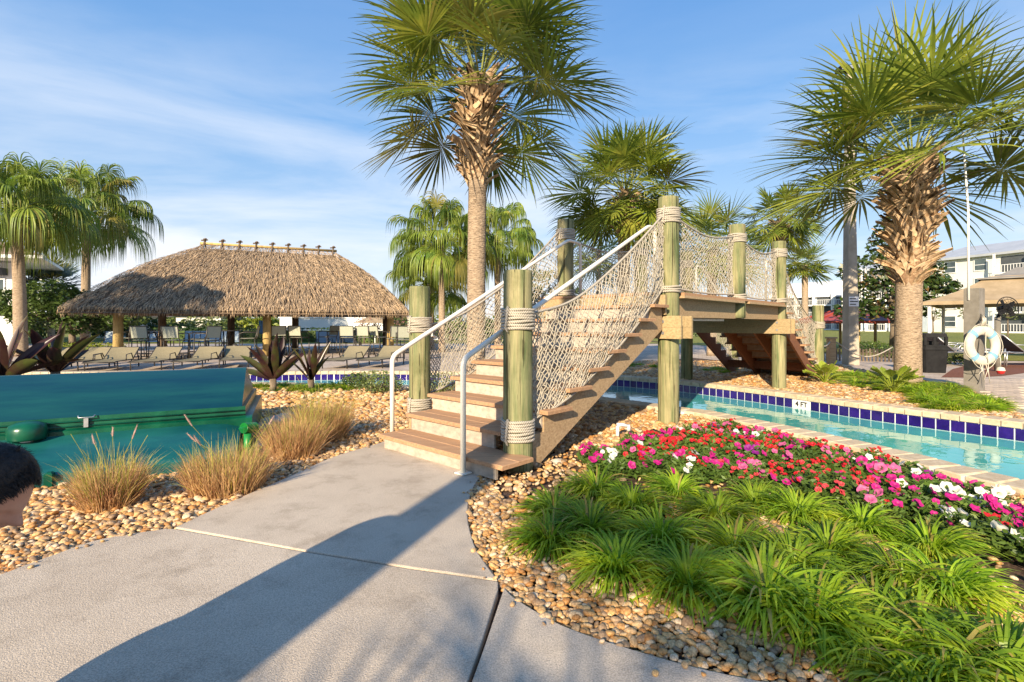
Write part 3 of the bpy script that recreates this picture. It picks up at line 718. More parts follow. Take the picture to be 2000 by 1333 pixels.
# rope nets
def net(topf, botf, nu, nv, bulge, rad=.0062, seed=0, sides=4):
    mb = MB(); rn = random.Random(seed)
    jit = {}
    def pt(u, v):
        key = (round(u*2), round(v*2))
        if key not in jit:
            jit[key] = Vector((rn.gauss(0,.006), rn.gauss(0,.006), rn.gauss(0,.007)))
        t = u/nu; q = v/nv; p = botf(t).lerp(topf(t), q)
        return p + bulge(t, q) + (jit[key] if 0 < q < 1 else Vector())
    for sg in (1, -1):
        for k in range(-nv if sg > 0 else 0, nu+1 if sg > 0 else nu+nv+1):
            pts = []
            for v2 in range(0, nv*2+1):
                v = v2/2; u = k + sg*v
                if 0 <= u <= nu: pts.append(pt(u, v))
            if len(pts) > 1: mb.tube(pts, rad, sides, False)
    o = obj('rope_net', mb, M['net'], br)
    for fn, v in ((topf, nv), (botf, 0)):
        q = MB(); pts = [pt(u/2, v) for u in range(0, nu*2+1)]
        q.tube(pts, .0135, 6, False); obj('border_rope', q, M['ropex'], o, True)
    return o
def crv(*pts):
    pts = [Vector(p) for p in pts]; sm = smooth(pts, 12)
    def f(t):
        x = max(0, min(1, t))*(len(sm)-1); i = min(int(x), len(sm)-2); return sm[i].lerp(sm[i+1], x-i)
    return f
NA = .19
net(crv(B(.50,NA,1.34),B(1.2,NA,1.50),B(2.1,NA,1.98),B(3.03,NA,2.60)), crv(B(.50,NA,.40),B(1.1,NA-.08,.62),B(2.1,NA-.1,1.18),B(3.03,NA,1.70)), 46, 15, lambda t,q: -BN*(.09*math.sin(math.pi*q)*math.sin(math.pi*t)), .0050, 1)
pb, pd = Vector((-1.10,6.1,0)), Vector((.81,7.75,0)); e = (pd-pb).normalized()
V3 = lambda v, z: Vector((v.x, v.y, z))
net(crv(V3(pb+e*.13,1.24),V3(pb+e*.7,1.42),V3(pb+e*1.6,1.98),V3(pd-e*.12,2.66)), crv(V3(pb+e*.13,.42),V3(pb+e*.7,.60),V3(pb+e*1.6,1.15),V3(pd-e*.12,1.78)), 42, 14, lambda t,q: BN*(.05*math.sin(math.pi*q)), .0050, 2)
for (a0_, a1_, p_, sd_) in ((C0, E0, .18, 3), (E0, F0, .18, 4), (PDa, 5.95, 2.08, 5), (5.95, 8.0, 2.1, 6)):
    a0_, a1_ = a0_+.12, a1_-.12; am = (a0_+a1_)/2
    net(crv(B(a0_,p_,2.62),B(am,p_,2.50),B(a1_,p_,2.63)), crv(B(a0_,p_,1.71),B(am,p_,1.69),B(a1_,p_,1.72)), int((a1_-a0_)/.064), 14, lambda t,q: BN*(.03*math.sin(math.pi*q)), .0048, sd_)
for p_, sd_ in ((.2, 7), (2.12, 8)):
    net(crv(B(7.9,p_,2.6),B(8.8,p_,1.95),B(9.9,p_,1.48),B(10.83,p_,1.26)), crv(B(7.9,p_,1.72),B(8.8,p_,1.12),B(9.9,p_,.62),B(10.83,p_,.35)), 40, 12, lambda t,q: BN*(.05*math.sin(math.pi*q)), .0050, sd_)

# ================================================================ PALMS AND TREES
def frond(mb, base, az, el, plen, L, nseg, droop, spread=2.35, fold=.18, wmax=.036, rn=rnd, join=.42, costa=.35, nst=5, sd=1.0):
    d = Vector((math.cos(az)*math.cos(el), math.sin(az)*math.cos(el), math.sin(el)))
    pts = [Vector(base)]; g = Vector((0,0,-1)); n_ = 7
    for i in range(n_):
        pts.append(pts[-1]+d*plen/n_); d = (d + g*droop*.10*(i/n_+.3)).normalized()
    s = d.cross(Vector((0,0,1))); s = s.normalized() if s.length > .1 else Vector((math.sin(az),-math.cos(az),0))
    roll = rn.uniform(-.35,.35); wn = s.cross(d).normalized(); s = (s*math.cos(roll)+wn*math.sin(roll)); wn = s.cross(d).normalized()
    mb.cur = 1; mb.tube(pts, [.022*(1-.5*i/n_) for i in range(n_+1)], 4, False); mb.cur = 0
    hub = pts[-1]; yellow = rn.random() < .12
    for k in range(nseg):
        f = -1+2*(k+.5)/nseg; a = f*spread + rn.gauss(0,.02)
        u = 1-abs(f)
        h = hub + d*costa*L*.45*u + g*costa*L*.12*u*u*droop
        dd = (d*math.cos(a)+s*math.sin(a)+wn*fold*(1.0)+wn*rn.gauss(0,.07)).normalized()
        ll = L*(.62+.38*math.cos(a*.62))*rn.uniform(.9,1.06); p = h.copy(); ps = [p.copy()]; ds = [dd.copy()]
        for i in range(nst):
            p = p + dd*ll/nst; ps.append(p.copy()); t = (i+1)/nst
            dd = (dd + g*droop*sd*(.06+.42*max(0,t-join)**1.2)*1.6/nst*2.2 + s*rn.gauss(0,.03)).normalized(); ds.append(dd.copy())
        sp_w = 2*spread*1.0/nseg
        ws = []
        for i in range(nst+1):
            t = i/nst; wfan = t*ll*sp_w*1.05+.006
            ws.append(min(wfan, wmax)*(1 if t <= join else max(.07, 1-((t-join)/(1-join))**1.1)))
        sides = []
        tw = rn.gauss(0,.25)
        for i in range(nst+1):
            x = ds[i].cross(wn); x = x.normalized() if x.length > 1e-3 else s
            y = x.cross(ds[i]).normalized(); sides.append(x*math.cos(tw)+y*math.sin(tw))
        mb.cur = 2 if (yellow or rn.random() < .03) else 0
        mb.strip(ps, ws, sides)
    mb.cur = 0
def palm(name, loc, hz, r0, r1, label, nf, L, plen, leaf, droop=1.0, cat='palm tree', boots=None, lean=(0,0), nseg=40, elr=(-.75,1.35), seed=1, group=None, wmax=.036, z0=0, fan=False, rtop=None, nst=5, extra=(), sd=1.0, join=.5, mfr=1.0):
    rn = random.Random(seed); loc = Vector(loc); root = thing(name, loc, label, cat, group)
    mb = MB(); npt = 22; pts = []
    for i in range(npt+1):
        t = i/npt; rr_ = r0+(r1-r0)*t + (.10*r0*math.exp(-t*14)) + r0*.03*mn.noise(Vector((0,t*9,seed)))
        pts.append((loc+Vector((lean[0]*t*t, lean[1]*t*t, z0+(hz-z0)*t)), rr_))
    mb.tube([p for p, _ in pts], [r for _, r in pts], 18); obj('trunk', mb, M['trunk'], root, True)
    top = pts[-1][0]
    def ctr(z):
        t = (z-z0)/(hz-z0); t = max(0, min(1, t)); return loc+Vector((lean[0]*t*t, lean[1]*t*t, z))
    if boots:
        zb, zt, rb, nb = boots
        me_b = []
        for v in range(5):       # a split leaf base: curved wedge, forked at the foot
            q = MB(); rb_ = min(rb, .29); ln_ = rn.uniform(.24,.33)*rb_/.2
            for sg in (-1, 1):
                ps = []; ws = []; 
                for i in range(6):
                    t = i/5; ps.append(Vector((.02+.015*i+.10*t*t*rb_/.2, sg*.055*(1-t)**1.5*rb_/.2, ln_*t)))
                for i in range(5):
                    a, c = ps[i], ps[i+1]; w0 = (.062-.006*i)*rb_/.2*.9; th = .024-.003*i
                    q.frame(a-Vector((0,w0/2,0)), c-a, Vector((0,w0,0)), Vector((-th,0,th*.3)))
            me_b.append(q.mesh('boot', M['boot']))
        ga = 2.39996
        for k in range(nb):
            t = k/nb; z = zb+(zt-zb)*t; a = k*ga+rn.gauss(0,.12)
            o = link('boot', rn.choice(me_b), root); c = ctr(z); bulge = rb*(.62+.42*math.sin(min(1,t*1.6)*math.pi/2))
            o.rotation_euler = (0, rn.uniform(-.08,.30)*(1.25-t), a)
            o.rotation_euler = (rn.choice((-1,1))*rn.uniform(.35,.8), rn.uniform(.05,.34), a)
            p = c + Vector((math.cos(a), math.sin(a), 0))*bulge*.72
            o.location = p; sc = rn.uniform(.8,1.25)*(1 if t > .12 else .8); o.scale = (sc, sc*1.1, sc)
        q = MB(); q.tube([ctr(zb-.1), ctr(zb+.15), ctr((zb+zt)/2), ctr(zt), ctr(zt+.2)], [r1*.95, r1*1.05, rb*.80, rb*.85, rb*.5], 14); obj('fibre_core', q, M['bark2'], root, True)
    leafs = [M[leaf], M['petiole'], M['sabaly']]
    for k in range(nf):
        t = (k+.5)/nf; el_ = elr[1]+(elr[0]-elr[1])*t**.85 + rn.gauss(0,.08); az = k*2.39996+rn.gauss(0,.15)+seed
        q = MB(); b0 = top + Vector((math.cos(az), math.sin(az), 0))*r1*.6 + Vector((0,0,rn.uniform(-.1,.18)))
        lf = 1-.18*max(0, el_); frond(q, b0, az, el_, plen*rn.uniform(.8,1.15), L*rn.uniform(.85,1.1)*lf, nseg, droop, rn=rn, wmax=wmax, nst=nst, sd=sd*rn.uniform(.7,1.5), join=join)
        obj('frond', q, leafs, root)
    for (az, el_, pl2, L2) in extra:
        q = MB(); frond(q, top+Vector((0,0,-.25)), az, el_, pl2, L2, nseg, droop, rn=rn, wmax=wmax, nst=nst); obj('frond', q, leafs, root)
    return root
M['petiole'] = mat('petiole', (.16,.20,.04), (.30,.30,.08), 4, .5)
M['bark2'] = mat('palm_fibre', (.13,.075,.04), (.34,.22,.13), 9, .95, .02, 22)
p1 = G(929, 766); p1.z = 0
palm('cabbage_palm', (-.64, 9.1, 0), 5.5, .165, .16, 'tallest cabbage palm, behind the foot of the bridge stairs, with a booted upper trunk', 33, 1.35, 1.02, 'sabal', .75, boots=(3.72,5.5,.26,100), nseg=50, seed=3, group='cabbage palms', elr=(-.12,1.45), sd=1.8, extra=((3.3,-.45,1.3,1.1),(2.9,-.75,1.0,1.0),(-.2,-.5,1.3,1.05),(.35,-.7,1.1,1.0),(1.2,-.9,.9,1.0)), lean=(.06,0), wmax=.046)
palm('cabbage_palm', (8.0, 10.35, 0), 4.55, .23, .22, 'stout cabbage palm in front of the apartment block, trunk crossed with old leaf bases', 35, 1.7, 1.22, 'sabal', .72, sd=1.8, boots=(1.95,4.5,.31,160), nseg=48, seed=8, group='cabbage palms', elr=(-.28,1.4), lean=(.12,0), wmax=.052)
palm('cabbage_palm', (3.15, 14.6, 0), 4.95, .18, .17, 'mid-sized cabbage palm rising behind the bridge deck with one yellowing frond', 46, 1.35, 1.12, 'sabal', .8, boots=(3.6,4.9,.22,50), nseg=40, seed=12, group='cabbage palms', elr=(-.75,1.5), sd=2.0, lean=(.1,0), wmax=.06, extra=((-1.55,-.75,.9,1.2),))
palm('cabbage_palm', (12.3, 23.5, 0), 6.0, .2, .19, 'compact cabbage palm past the far bridge posts, higher of the two there', 40, 1.0, .95, 'sabal', .9, boots=(4.8,5.9,.26,36), nseg=30, seed=15, group='cabbage palms', elr=(-.9,1.4), wmax=.075, sd=2)
palm('cabbage_palm', (20.6, 36, 0), 5.4, .22, .2, 'smaller distant cabbage palm low between the far bridge post and the lamp post', 26, 1.3, .8, 'sabal', 1.0, nseg=26, seed=18, group='cabbage palms', wmax=.1)
palm('cabbage_palm', (8.0, 20.5, 0), 4.2, .19, .18, 'cabbage palm seen only through the netting between the tall bridge posts', 34, 1.5, 1.1, 'sabal', .9, nseg=30, seed=21, group='cabbage palms', wmax=.05)
palm('cabbage_palm', (3.25, 19.2, 0), 4.0, .1, .09, 'thin pale-stemmed palm just left of the mid-sized cabbage palm behind the bridge', 12, 1.0, .7, 'sabal', 1.3, nseg=24, seed=23, group='cabbage palms', elr=(-1.1,1.0), wmax=.05)
FK = dict(nseg=46, elr=(-.45,1.45), wmax=.055, nst=9, sd=22, join=.26)
palm('fan_palm', (-19.2, 20, 0), 5.7, .23, .17, 'drooping fan palm with a smooth pink-grey trunk at the left edge of the photo', 54, 1.7, 1.45, 'fanp', .75, seed=31, group='drooping fan palms', lean=(-.2,0), **FK)
palm('fan_palm', (-21.0, 25.2, 0), 6.7, .21, .17, 'drooping fan palm with a crown leaning out over the left end of the thatched roof', 54, 2.1, 1.8, 'fanp', .8, seed=33, group='drooping fan palms', lean=(.1,0), **FK)
palm('fan_palm', (-3.15, 23, 0), 4.8, .15, .13, 'drooping fan palm just left of the tallest cabbage palm, with a slim pale trunk', 50, 1.7, 1.5, 'fanp', .8, seed=35, group='drooping fan palms', **FK)
palm('fan_palm', (-4.2, 26.5, 0), 3.3, .19, .17, 'shorter drooping fan palm with a reddish trunk, behind the right end of the thatched roof', 44, 1.45, 1.4, 'fanp', .9, seed=37, group='drooping fan palms', **FK)
palm('fan_palm', (-.7, 25, 0), 5.3, .16, .14, 'drooping fan palm whose crown shows right of the tallest cabbage palm trunk', 44, 1.55, 1.4, 'fanp', .9, seed=39, group='drooping fan palms', **FK)
palm('silver_palm', (-31.5, 35, 0), 3.9, .2, .2, 'silvery blue fan palm beside the white house at left', 34, 1.3, 1.0, 'bism', .35, seed=41, nseg=26, elr=(-.6,1.4), wmax=.12)
# palms standing behind the photographer, whose shadows fall across the sidewalk
palm('cabbage_palm', (-2.74, -2.85, 0), 9.0, .17, .15, 'cabbage palm behind the viewpoint whose trunk shades the sidewalk', 26, 1.4, 1.0, 'sabal', .85, nseg=30, seed=51, group='cabbage palms', boots=(6.6,8.8,.27,40))
palm('cabbage_palm', (-1.9, -4.9, 0), 2.6, .17, .16, 'young cabbage palm behind the viewpoint whose crown shades the path edge', 20, .95, .85, 'sabal', .85, nseg=26, seed=53, group='cabbage palms')

def leaf_blob(mb, c, rx, ry, rz, n, sz, rn, aspect=.45, hollow=.55):
    for _ in range(n):
        while True:
            v = Vector((rn.uniform(-1,1), rn.uniform(-1,1), rn.uniform(-1,1)))
            if hollow < v.length < 1: break
        p = Vector(c)+Vector((v.x*rx, v.y*ry, v.z*rz))
        p += Vector((mn.noise(p*1.1), mn.noise(p*1.1+Vector((9,0,0))), mn.noise(p*1.1+Vector((0,9,0)))))*min(rx,rz)*.35
        u = Vector((rn.gauss(0,1), rn.gauss(0,1), rn.gauss(0,.6))).normalized()
        w_ = u.orthogonal().normalized(); s = sz*rn.uniform(.6,1.3)
        q = Matrix.Rotation(rn.uniform(0,6.28), 3, u); w_ = q @ w_
        mb.leaf(p, u*s, w_*s*aspect)
def tree(name, loc, blobs, leafsz, leaf, label, cat, trunk_r=.15, trunk_h=1.0, seed=1, group=None, dens=1.0, limbs=5, bark='bark', asp=.45, stems=None):
    rn = random.Random(seed); loc = Vector(loc); root = thing(name, loc, label, cat, group)
    if stems is None:
        mb = MB(); mb.tube([loc+Vector((0,0,-.02)), loc+Vector((.03,0,trunk_h*.5)), loc+Vector((0,0,trunk_h))], [trunk_r*1.15,trunk_r,trunk_r*.8], 10)
        for i in range(limbs):
            b_ = blobs[i % len(blobs)]; c = loc+Vector(b_[0])
            mb.tube([loc+Vector((0,0,trunk_h*.9)), (loc+Vector((0,0,trunk_h))).lerp(c, .5)+Vector((rn.gauss(0,.1),rn.gauss(0,.1),.1)), c], [trunk_r*.6, trunk_r*.35, trunk_r*.12], 6)
        obj('trunk', mb, M[bark], root, True)
    q = MB()
    for (c, r_) in blobs:
        r3 = r_ if hasattr(r_, '__len__') else (r_, r_, r_*.85)
        n_ = int(min(9000, dens*620*(r3[0]*r3[2])**.9/(leafsz*leafsz)/80))
        leaf_blob(q, loc+Vector(c), r3[0], r3[1], r3[2], n_, leafsz, rn, asp)
    obj('crown', q, M[leaf], root); return root
# magnolia between lamp post and stout palm
mb_ = [((0,0,2.6),(1.6,1.5,1.1)),((-1.1,0,3.6),(1.2,1.1,.8)),((.9,0,3.7),(1.3,1.2,.9)),((-1.7,0,1.9),(.9,.9,.55)),((.1,0,4.7),(1.1,1.1,.8)),((1.6,0,3.0),(1.1,1,.6)),((-.3,0,5.5),(.55,.6,.5)),((.4,.2,1.9),(1.1,1,.5)),((2.3,0,2.9),(.6,.6,.35))]
tree('magnolia_tree', (17.0, 22.8, 0), mb_, .14, 'magn', 'rusty-leaved magnolia tree between the lamp post and the stout palm', 'tree', .17, 2.0, 61, dens=1.3)

# ================================================================ THATCHED HUT AND POOL FURNITURE
hut = thing('thatched_hut', (-10,21,0), 'open-sided thatched palapa bar hut with a brown palm-leaf roof on log posts', 'hut')
ha, hb = Vector((8.4,4.5,0)), Vector((-1.2,4.0,0)); h0 = Vector((-13.7,17.8,0)); ua, ub = ha.normalized(), hb.normalized()
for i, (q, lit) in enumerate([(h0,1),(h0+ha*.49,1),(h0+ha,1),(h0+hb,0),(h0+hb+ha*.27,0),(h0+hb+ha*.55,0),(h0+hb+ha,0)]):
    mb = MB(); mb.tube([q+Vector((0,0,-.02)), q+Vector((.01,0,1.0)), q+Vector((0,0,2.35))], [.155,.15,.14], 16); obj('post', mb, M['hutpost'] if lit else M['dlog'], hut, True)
for q0, q1 in ((h0,h0+ha),(h0+hb,h0+hb+ha),(h0,h0+hb),(h0+ha,h0+ha+hb)):
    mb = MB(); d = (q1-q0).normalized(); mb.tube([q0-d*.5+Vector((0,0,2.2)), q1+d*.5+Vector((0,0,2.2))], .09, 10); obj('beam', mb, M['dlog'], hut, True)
ov = 1.25; ez = 1.72
FL = h0-ua*1.1-ub*ov; FR = h0+ha+ua*.75-ub*ov; BL = h0+hb-ua*1.0+ub*ov; BR = h0+ha+hb+ua*.75+ub*ov
for v in (FL,FR,BL,BR): v.z = ez
RL = Vector((-12.5,20.7,4.42)); RR = Vector((-8.05,23.2,4.48))
def hipt(face, s, t):     # s along the eave 0..1, t up the slope 0..1, with a soft swell
    e0, e1, r0_, r1_ = face; lo = e0.lerp(e1, s); hi = r0_.lerp(r1_, s); p = lo.lerp(hi, t)
    p = p + Vector((0,0,.30*math.sin(math.pi*t)**1.0*(1-.3*t))); 
    if t < .12: p.z -= .0
    return p
faces = [(FL,FR,RL,RR),(BL,FL,RL,RL),(FR,BR,RR,RR),(BR,BL,RR,RL)]
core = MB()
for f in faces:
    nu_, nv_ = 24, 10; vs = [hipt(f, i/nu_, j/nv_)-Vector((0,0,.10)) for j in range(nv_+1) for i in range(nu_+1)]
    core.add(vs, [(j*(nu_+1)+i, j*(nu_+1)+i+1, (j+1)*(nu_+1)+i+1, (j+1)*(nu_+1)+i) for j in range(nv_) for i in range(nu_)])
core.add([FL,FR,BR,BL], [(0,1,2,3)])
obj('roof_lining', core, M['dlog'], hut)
th = MB(); rn = random.Random(5)
for fi, f in enumerate(faces):
    wlen = (f[1]-f[0]).length; rows = 30 if fi < 3 else 14
    for j in range(rows+1):
        t = (j/rows)**1.0; wid = (hipt(f,1,t)-hipt(f,0,t)).length; dens = 52 if fi == 0 else 36 if fi < 3 else 8
        n_ = int(wid*dens)+4
        for i in range(n_):
            s = rn.random(); tt = max(0, min(1, t+rn.gauss(0,.012)))
            p = hipt(f, s, tt); dn = (hipt(f, s, max(0,tt-.05))-hipt(f, s, tt+.01)).normalized()
            if t < .03: dn = (dn*.4+Vector((0,0,-1))).normalized()
            sd_ = (f[1]-f[0]).normalized(); nrm = sd_.cross(dn).normalized(); nrm = nrm if nrm.z > 0 or t < .03 else -nrm
            L_ = rn.uniform(.16,.36); dn = (dn+sd_*rn.gauss(0,.22)+nrm*rn.uniform(.0,.30)).normalized(); w_ = rn.uniform(.010,.024)
            st_ = p + nrm*rn.uniform(.0,.06) - dn*L_*.4
            mid = st_+dn*L_*.6+nrm*.01; e_ = st_+dn*L_+Vector((0,0,-.05))
            x = (sd_+nrm*rn.gauss(0,.5)).normalized()
            th.cur = 1 if rn.random() < (.34 if t > .04 else .55) else 0
            th.strip([st_, mid, e_], [w_, w_*.9, .002], [x,x,x])
            th.cur = 0
o = obj('thatch', th, [M['thatch'], M['thatch2']], hut); o['kind'] = 'stuff'
mb = MB(); rz_ = Vector((0,0,.10)); mb.tube([RL+rz_-ua*.1, RR+rz_+ua*.1], .055, 10); obj('ridge_pole', mb, M['hutpost'], hut, True)
for i in range(9):
    p = RL.lerp(RR, (i+.1)/8.2)+Vector((0,0,.12)); mb = MB(); sd_ = ub
    mb.bar(p-sd_*.45-Vector((0,0,.42)), p+sd_*.10+Vector((0,0,.16)), .05, .04); mb.bar(p+sd_*.45-Vector((0,0,.42)), p-sd_*.10+Vector((0,0,.16)), .05, .04)
    mb.bar(p+Vector((0,0,.02)), p+Vector((.05,0,.2)), .07, .05); mb.bar(p-ua*.12+Vector((0,0,.10)), p+ua*.12+Vector((0,0,.14)), .07, .05)
    obj('ridge_stake', mb, M['dlog'], hut)
# ---- furniture builders (modelled round the origin, facing +Y)
def lounger_proto(nm, label, cat, sling, frame, back=.62, group=None, fh=.33):
    r = proto(nm, label, cat, group)
    w2 = .35; bx = 1.25
    f = MB()
    for sx_ in (-w2, w2):
        f.tube([(sx_,0,fh),(sx_,.1,fh+.02),(sx_,bx,fh+.01)], .016, 6)
        f.tube([(sx_,bx,fh),(sx_,bx+.66*math.cos(back),fh+.66*math.sin(back))], .016, 6)
    f.tube([(-w2,0,fh),(w2,0,fh)], .016, 6); f.tube([(-w2,bx+.66*math.cos(back),fh+.66*math.sin(back)),(w2,bx+.66*math.cos(back),fh+.66*math.sin(back))], .016, 6)
    f.tube([(-w2,bx,fh),(w2,bx,fh)], .014, 6)
    for sx_ in (-w2, w2): f.tube([(sx_,bx,fh),(sx_,1.8,fh-.02)], .014, 6)
    obj('frame', f, frame, r, True)
    for sx_ in (-w2-.012, w2+.012):
        for y_ in (.15, 1.7):
            q = MB(); q.tube([(sx_,y_,fh+.03 if y_ < 1 else fh+.1),(sx_,y_+.02,.01)], .017, 6); obj('leg', q, frame, r, True)
        q = MB(); q.tube([(sx_,.75,fh),(sx_,.78,fh+.17),(sx_,1.15,fh+.19),(sx_,1.3,fh)], .014, 6); obj('armrest', q, frame, r, True)
    def slng(p0, p1, sag):
        q = MB(); n_ = 6; vs = []
        for i in range(n_+1):
            for j in range(n_+1):
                t = i/n_; u = j/n_; p = Vector(p0).lerp(Vector(p1), t); vs.append(p+Vector(((u-.5)*2*w2, 0, -sag*math.sin(math.pi*u)*math.sin(math.pi*t))))
        b_ = len(vs); vs += [v-Vector((0,0,.006)) for v in vs]; fs = []
        for i in range(n_):
            for j in range(n_):
                a = i*(n_+1)+j; fs.append((a,a+1,a+n_+2,a+n_+1)); fs.append((b_+a,b_+a+n_+1,b_+a+n_+2,b_+a+1))
        return q.add(vs, fs)
    obj('seat_sling', slng((0,.02,fh+.018),(0,bx,fh+.02),.03), sling, r, True)
    obj('back_sling', slng((0,bx+.02,fh+.02),(0,bx+.65*math.cos(back),fh+.65*math.sin(back)+.01),.05), sling, r, True)
    return r
def barchair_proto(nm, label, cat, sling, frame, seat=.72, bh=.46, group=None):
    r = proto(nm, label, cat, group); w2 = .26; f = MB()
    for sx_ in (-w2, w2):
        for y_ in (-.24,.24):
            q = MB(); q.tube([(sx_, y_*1.1, 0.0),(sx_,y_,seat)], .017, 6); obj('leg', q, frame, r, True)
        f.tube([(sx_,-.24,seat),(sx_,-.30,seat+.1),(sx_,-.36,seat+bh)], .017, 6)
        f.tube([(sx_,-.24,.28),(sx_,.24,.28)], .012, 6); f.tube([(sx_,-.24,seat),(sx_,.24,seat)], .015, 6)
        q = MB(); q.tube([(sx_,-.31,seat+.22),(sx_*1.05,.1,seat+.24),(sx_,.24,seat+.2),(sx_,.24,seat)], .017, 6); obj('armrest', q, frame, r, True)
    for z_, y_ in ((.28,-.25),(.28,.25),(seat,-.24),(seat,.24),(seat+bh,-.36)): f.tube([(-w2,y_,z_),(w2,y_,z_)], .014, 6)
    obj('frame', f, frame, r, True)
    q = MB(); q.frame((-w2,-.24,seat+.005),(2*w2,0,0),(0,.48,0),(0,0,.014)); obj('seat', q, sling, r)
    q = MB(); q.frame((-w2,-.29,seat+.08),(2*w2,0,0),(0,-.07,bh-.08),(0,.012,.002)); obj('backrest', q, sling, r)
    return r
def table_proto(nm, label, cat, h, rt, frame, top):
    r = proto(nm, label, cat); q = MB(); q.lathe((0,0,0), [(rt,h-.02),(rt,h),(rt-.01,h+.008)], 24); obj('tabletop', q, top, r)
    for i in range(4):
        a = math.pi/4+i*math.pi/2; q = MB(); q.tube([(math.cos(a)*rt*.62,math.sin(a)*rt*.62,0),(math.cos(a)*.1,math.sin(a)*.1,h*.55),(math.cos(a)*rt*.5,math.sin(a)*rt*.5,h-.02)], .02, 6); obj('leg', q, frame, r, True)
    return r
LT = lounger_proto('sun_lounger', 'x', 'sun lounger', M['sling'], M['frame'], .52, 'tan sun loungers by the hut', .24)
ix = index()
def ground_at(px, Y): return Vector(((px-1000)/1000*Y, Y, .004))
tl = [(30,14.6,.25,'tan sling lounger partly hidden by the red-leaved plant at the left edge'),(112,14.8,.2,'tan sling lounger behind the red-leaved plant above the green lid'),
      (200,15.0,.2,'tan sling lounger in front of the leftmost log post of the hut'),(284,15.2,.2,'tan sling lounger left of centre in front of the tall bar chairs'),(362,15.3,.22,'tan sling lounger with a lit back, third right of the log post'),
      (452,15.8,.5,'tan sling lounger near the right end of the green lid, turned sideways'),(650,15.7,-.1,'dark-backed sling lounger left of the pair by the right hut post'),(716,15.7,-.15,'dark-backed sling lounger right of the pair by the right hut post')]
for i, (px, Y, rz, lb_) in enumerate(tl):
    g = ground_at(px, Y-1.5)
    if i == 0: LT.location = g; LT.rotation_euler = (0,0,math.pi+rz+math.pi*0); LT['label'] = lb_; LT.rotation_euler = (0,0,rz); LT.location = g
    else: copy_tree(LT, g+Vector((0,rnd.uniform(-.15,.2),0)), rz+rnd.uniform(-.16,.16), None, lb_, None, ix)
LBp = lounger_proto('sun_lounger', 'x', 'sun lounger', M['slingb'], M['frame'], 1.0, 'pale blue sun loungers across the deck')
ix = index()
bl = [(372,26.5),(388,26.4),(404,26.2),(420,26.1),(436,26),(452,25.9),(640,25.5),(664,25.5),(690,25.6),(300,26.5),(210,25.5)]
bn = ['pale blue lounger just left of the dark mid post of the hut','pale blue lounger second in the row right of the tall bar chairs','pale blue lounger third in the row across the deck','pale blue lounger fourth in the row across the deck','pale blue lounger fifth in the row, before the red cooler','pale blue lounger at the right end of the row by the red cooler','pale blue lounger seen between the two red-leaved plants','pale blue lounger right of the dark hut post','pale blue lounger left of the high bar table','pale blue lounger glimpsed behind the first tall bar chair','pale blue lounger by the leftmost hut post under the tree']
for i, (px, Y) in enumerate(bl):
    g = ground_at(px, Y)
    if i == 0: LBp.location = g; LBp.rotation_euler = (0,0,.5); LBp['label'] = bn[0]
    else: copy_tree(LBp, g, .5, None, bn[i], None, ix)
BC = barchair_proto('bar_chair', 'x', 'bar chair', M['slingpale'] if 'slingpale' in M else M['sling'], M['frame'], .72, .46, 'tall bar chairs under the hut')
ix = index()
bc = [(283,16.9,.1,'tall bar chair with a pale back, nearest the leftmost hut post'),(345,17.0,.0,'tall bar chair with a grey back, middle of the left table group'),(310,18.6,3.0,'tall bar chair facing back across the left table'),(385,18.2,2.2,'tall bar chair turned sideways at the right of the left table group'),
      (404,16.9,1.2,'dark tall chair seen in profile right of the left table group'),(485,19,1.9,'tall chair behind the larger red-leaved plant'),(545,20.5,.4,'dark tall chair between the two red-leaved plants'),(585,20.5,-.2,'tall chair above the smaller red-leaved plant'),(640,21.5,2.6,'dark tall chair at the middle high table'),
      (680,20.2,.1,'tall bar chair with a sunlit pale back near the right hut post'),(713,20.4,-.1,'tall bar chair with a half lit back right beside the dark hut post'),(742,20.8,-.6,'dark tall chair leaning on the rightmost hut posts'),(260,19.5,2.6,'tall bar chair behind the leftmost hut post'),(790,17.5,.3,'low dark chair left of the rope-wrapped stair post'),(772,18.5,.5,'dark chair beyond the end of the stair handrail')]
for i, (px, Y, rz, lb_) in enumerate(bc):
    g = ground_at(px, Y)
    if i == 0: BC.location = g; BC.rotation_euler = (0,0,rz); BC['label'] = lb_
    else: copy_tree(BC, g, rz, None, lb_, None, ix)
TB = table_proto('bar_table', 'round high bar table of the left chair group', 'table', 1.02, .5, M['frame'], M['frame']); TB.location = ground_at(318, 17.8)
ix = index()
for px, Y, lb_ in ((560,21.4,'round high bar table between the red-leaved plants'),(698,21.6,'round high bar table of the right chair group'),(440,18.8,'round high bar table behind the red cooler')): copy_tree(TB, ground_at(px, Y), 0, None, lb_, None, ix)
# side tables between loungers, red cooler, towel
mb = MB(); c = ground_at(459, 18); r_ = thing('drink_cooler', c, 'small red drink cooler with a dark top standing on the deck under the hut', 'cooler')
M['red'] = mat('red_paint', (.45,.02,.02), (.55,.03,.03), 5, .4)
mb.lathe(c, [(.10,0),(.11,.02),(.11,.42),(.10,.44)], 16); obj('body', mb, M['red'], r_, True); mb = MB(); mb.lathe(c, [(.1,.44),(.09,.52),(.05,.56),(.02,.58)], 12); obj('cap', mb, M['frame'], r_, True)
M['towel'] = mat('blue_towel', (.10,.28,.62), (.14,.36,.72), 5, .9)
c = P(505, 626, 20.6); mb = MB(); vs = []
for i in range(9):
    for j in range(7): vs.append(c+Vector((i*.028, .02*math.sin(i*1.9)+.01*j, -j*.09-.02*abs(math.sin(i)))))
mb.add(vs, [(i*7+j,i*7+j+1,(i+1)*7+j+1,(i+1)*7+j) for i in range(8) for j in range(6)])
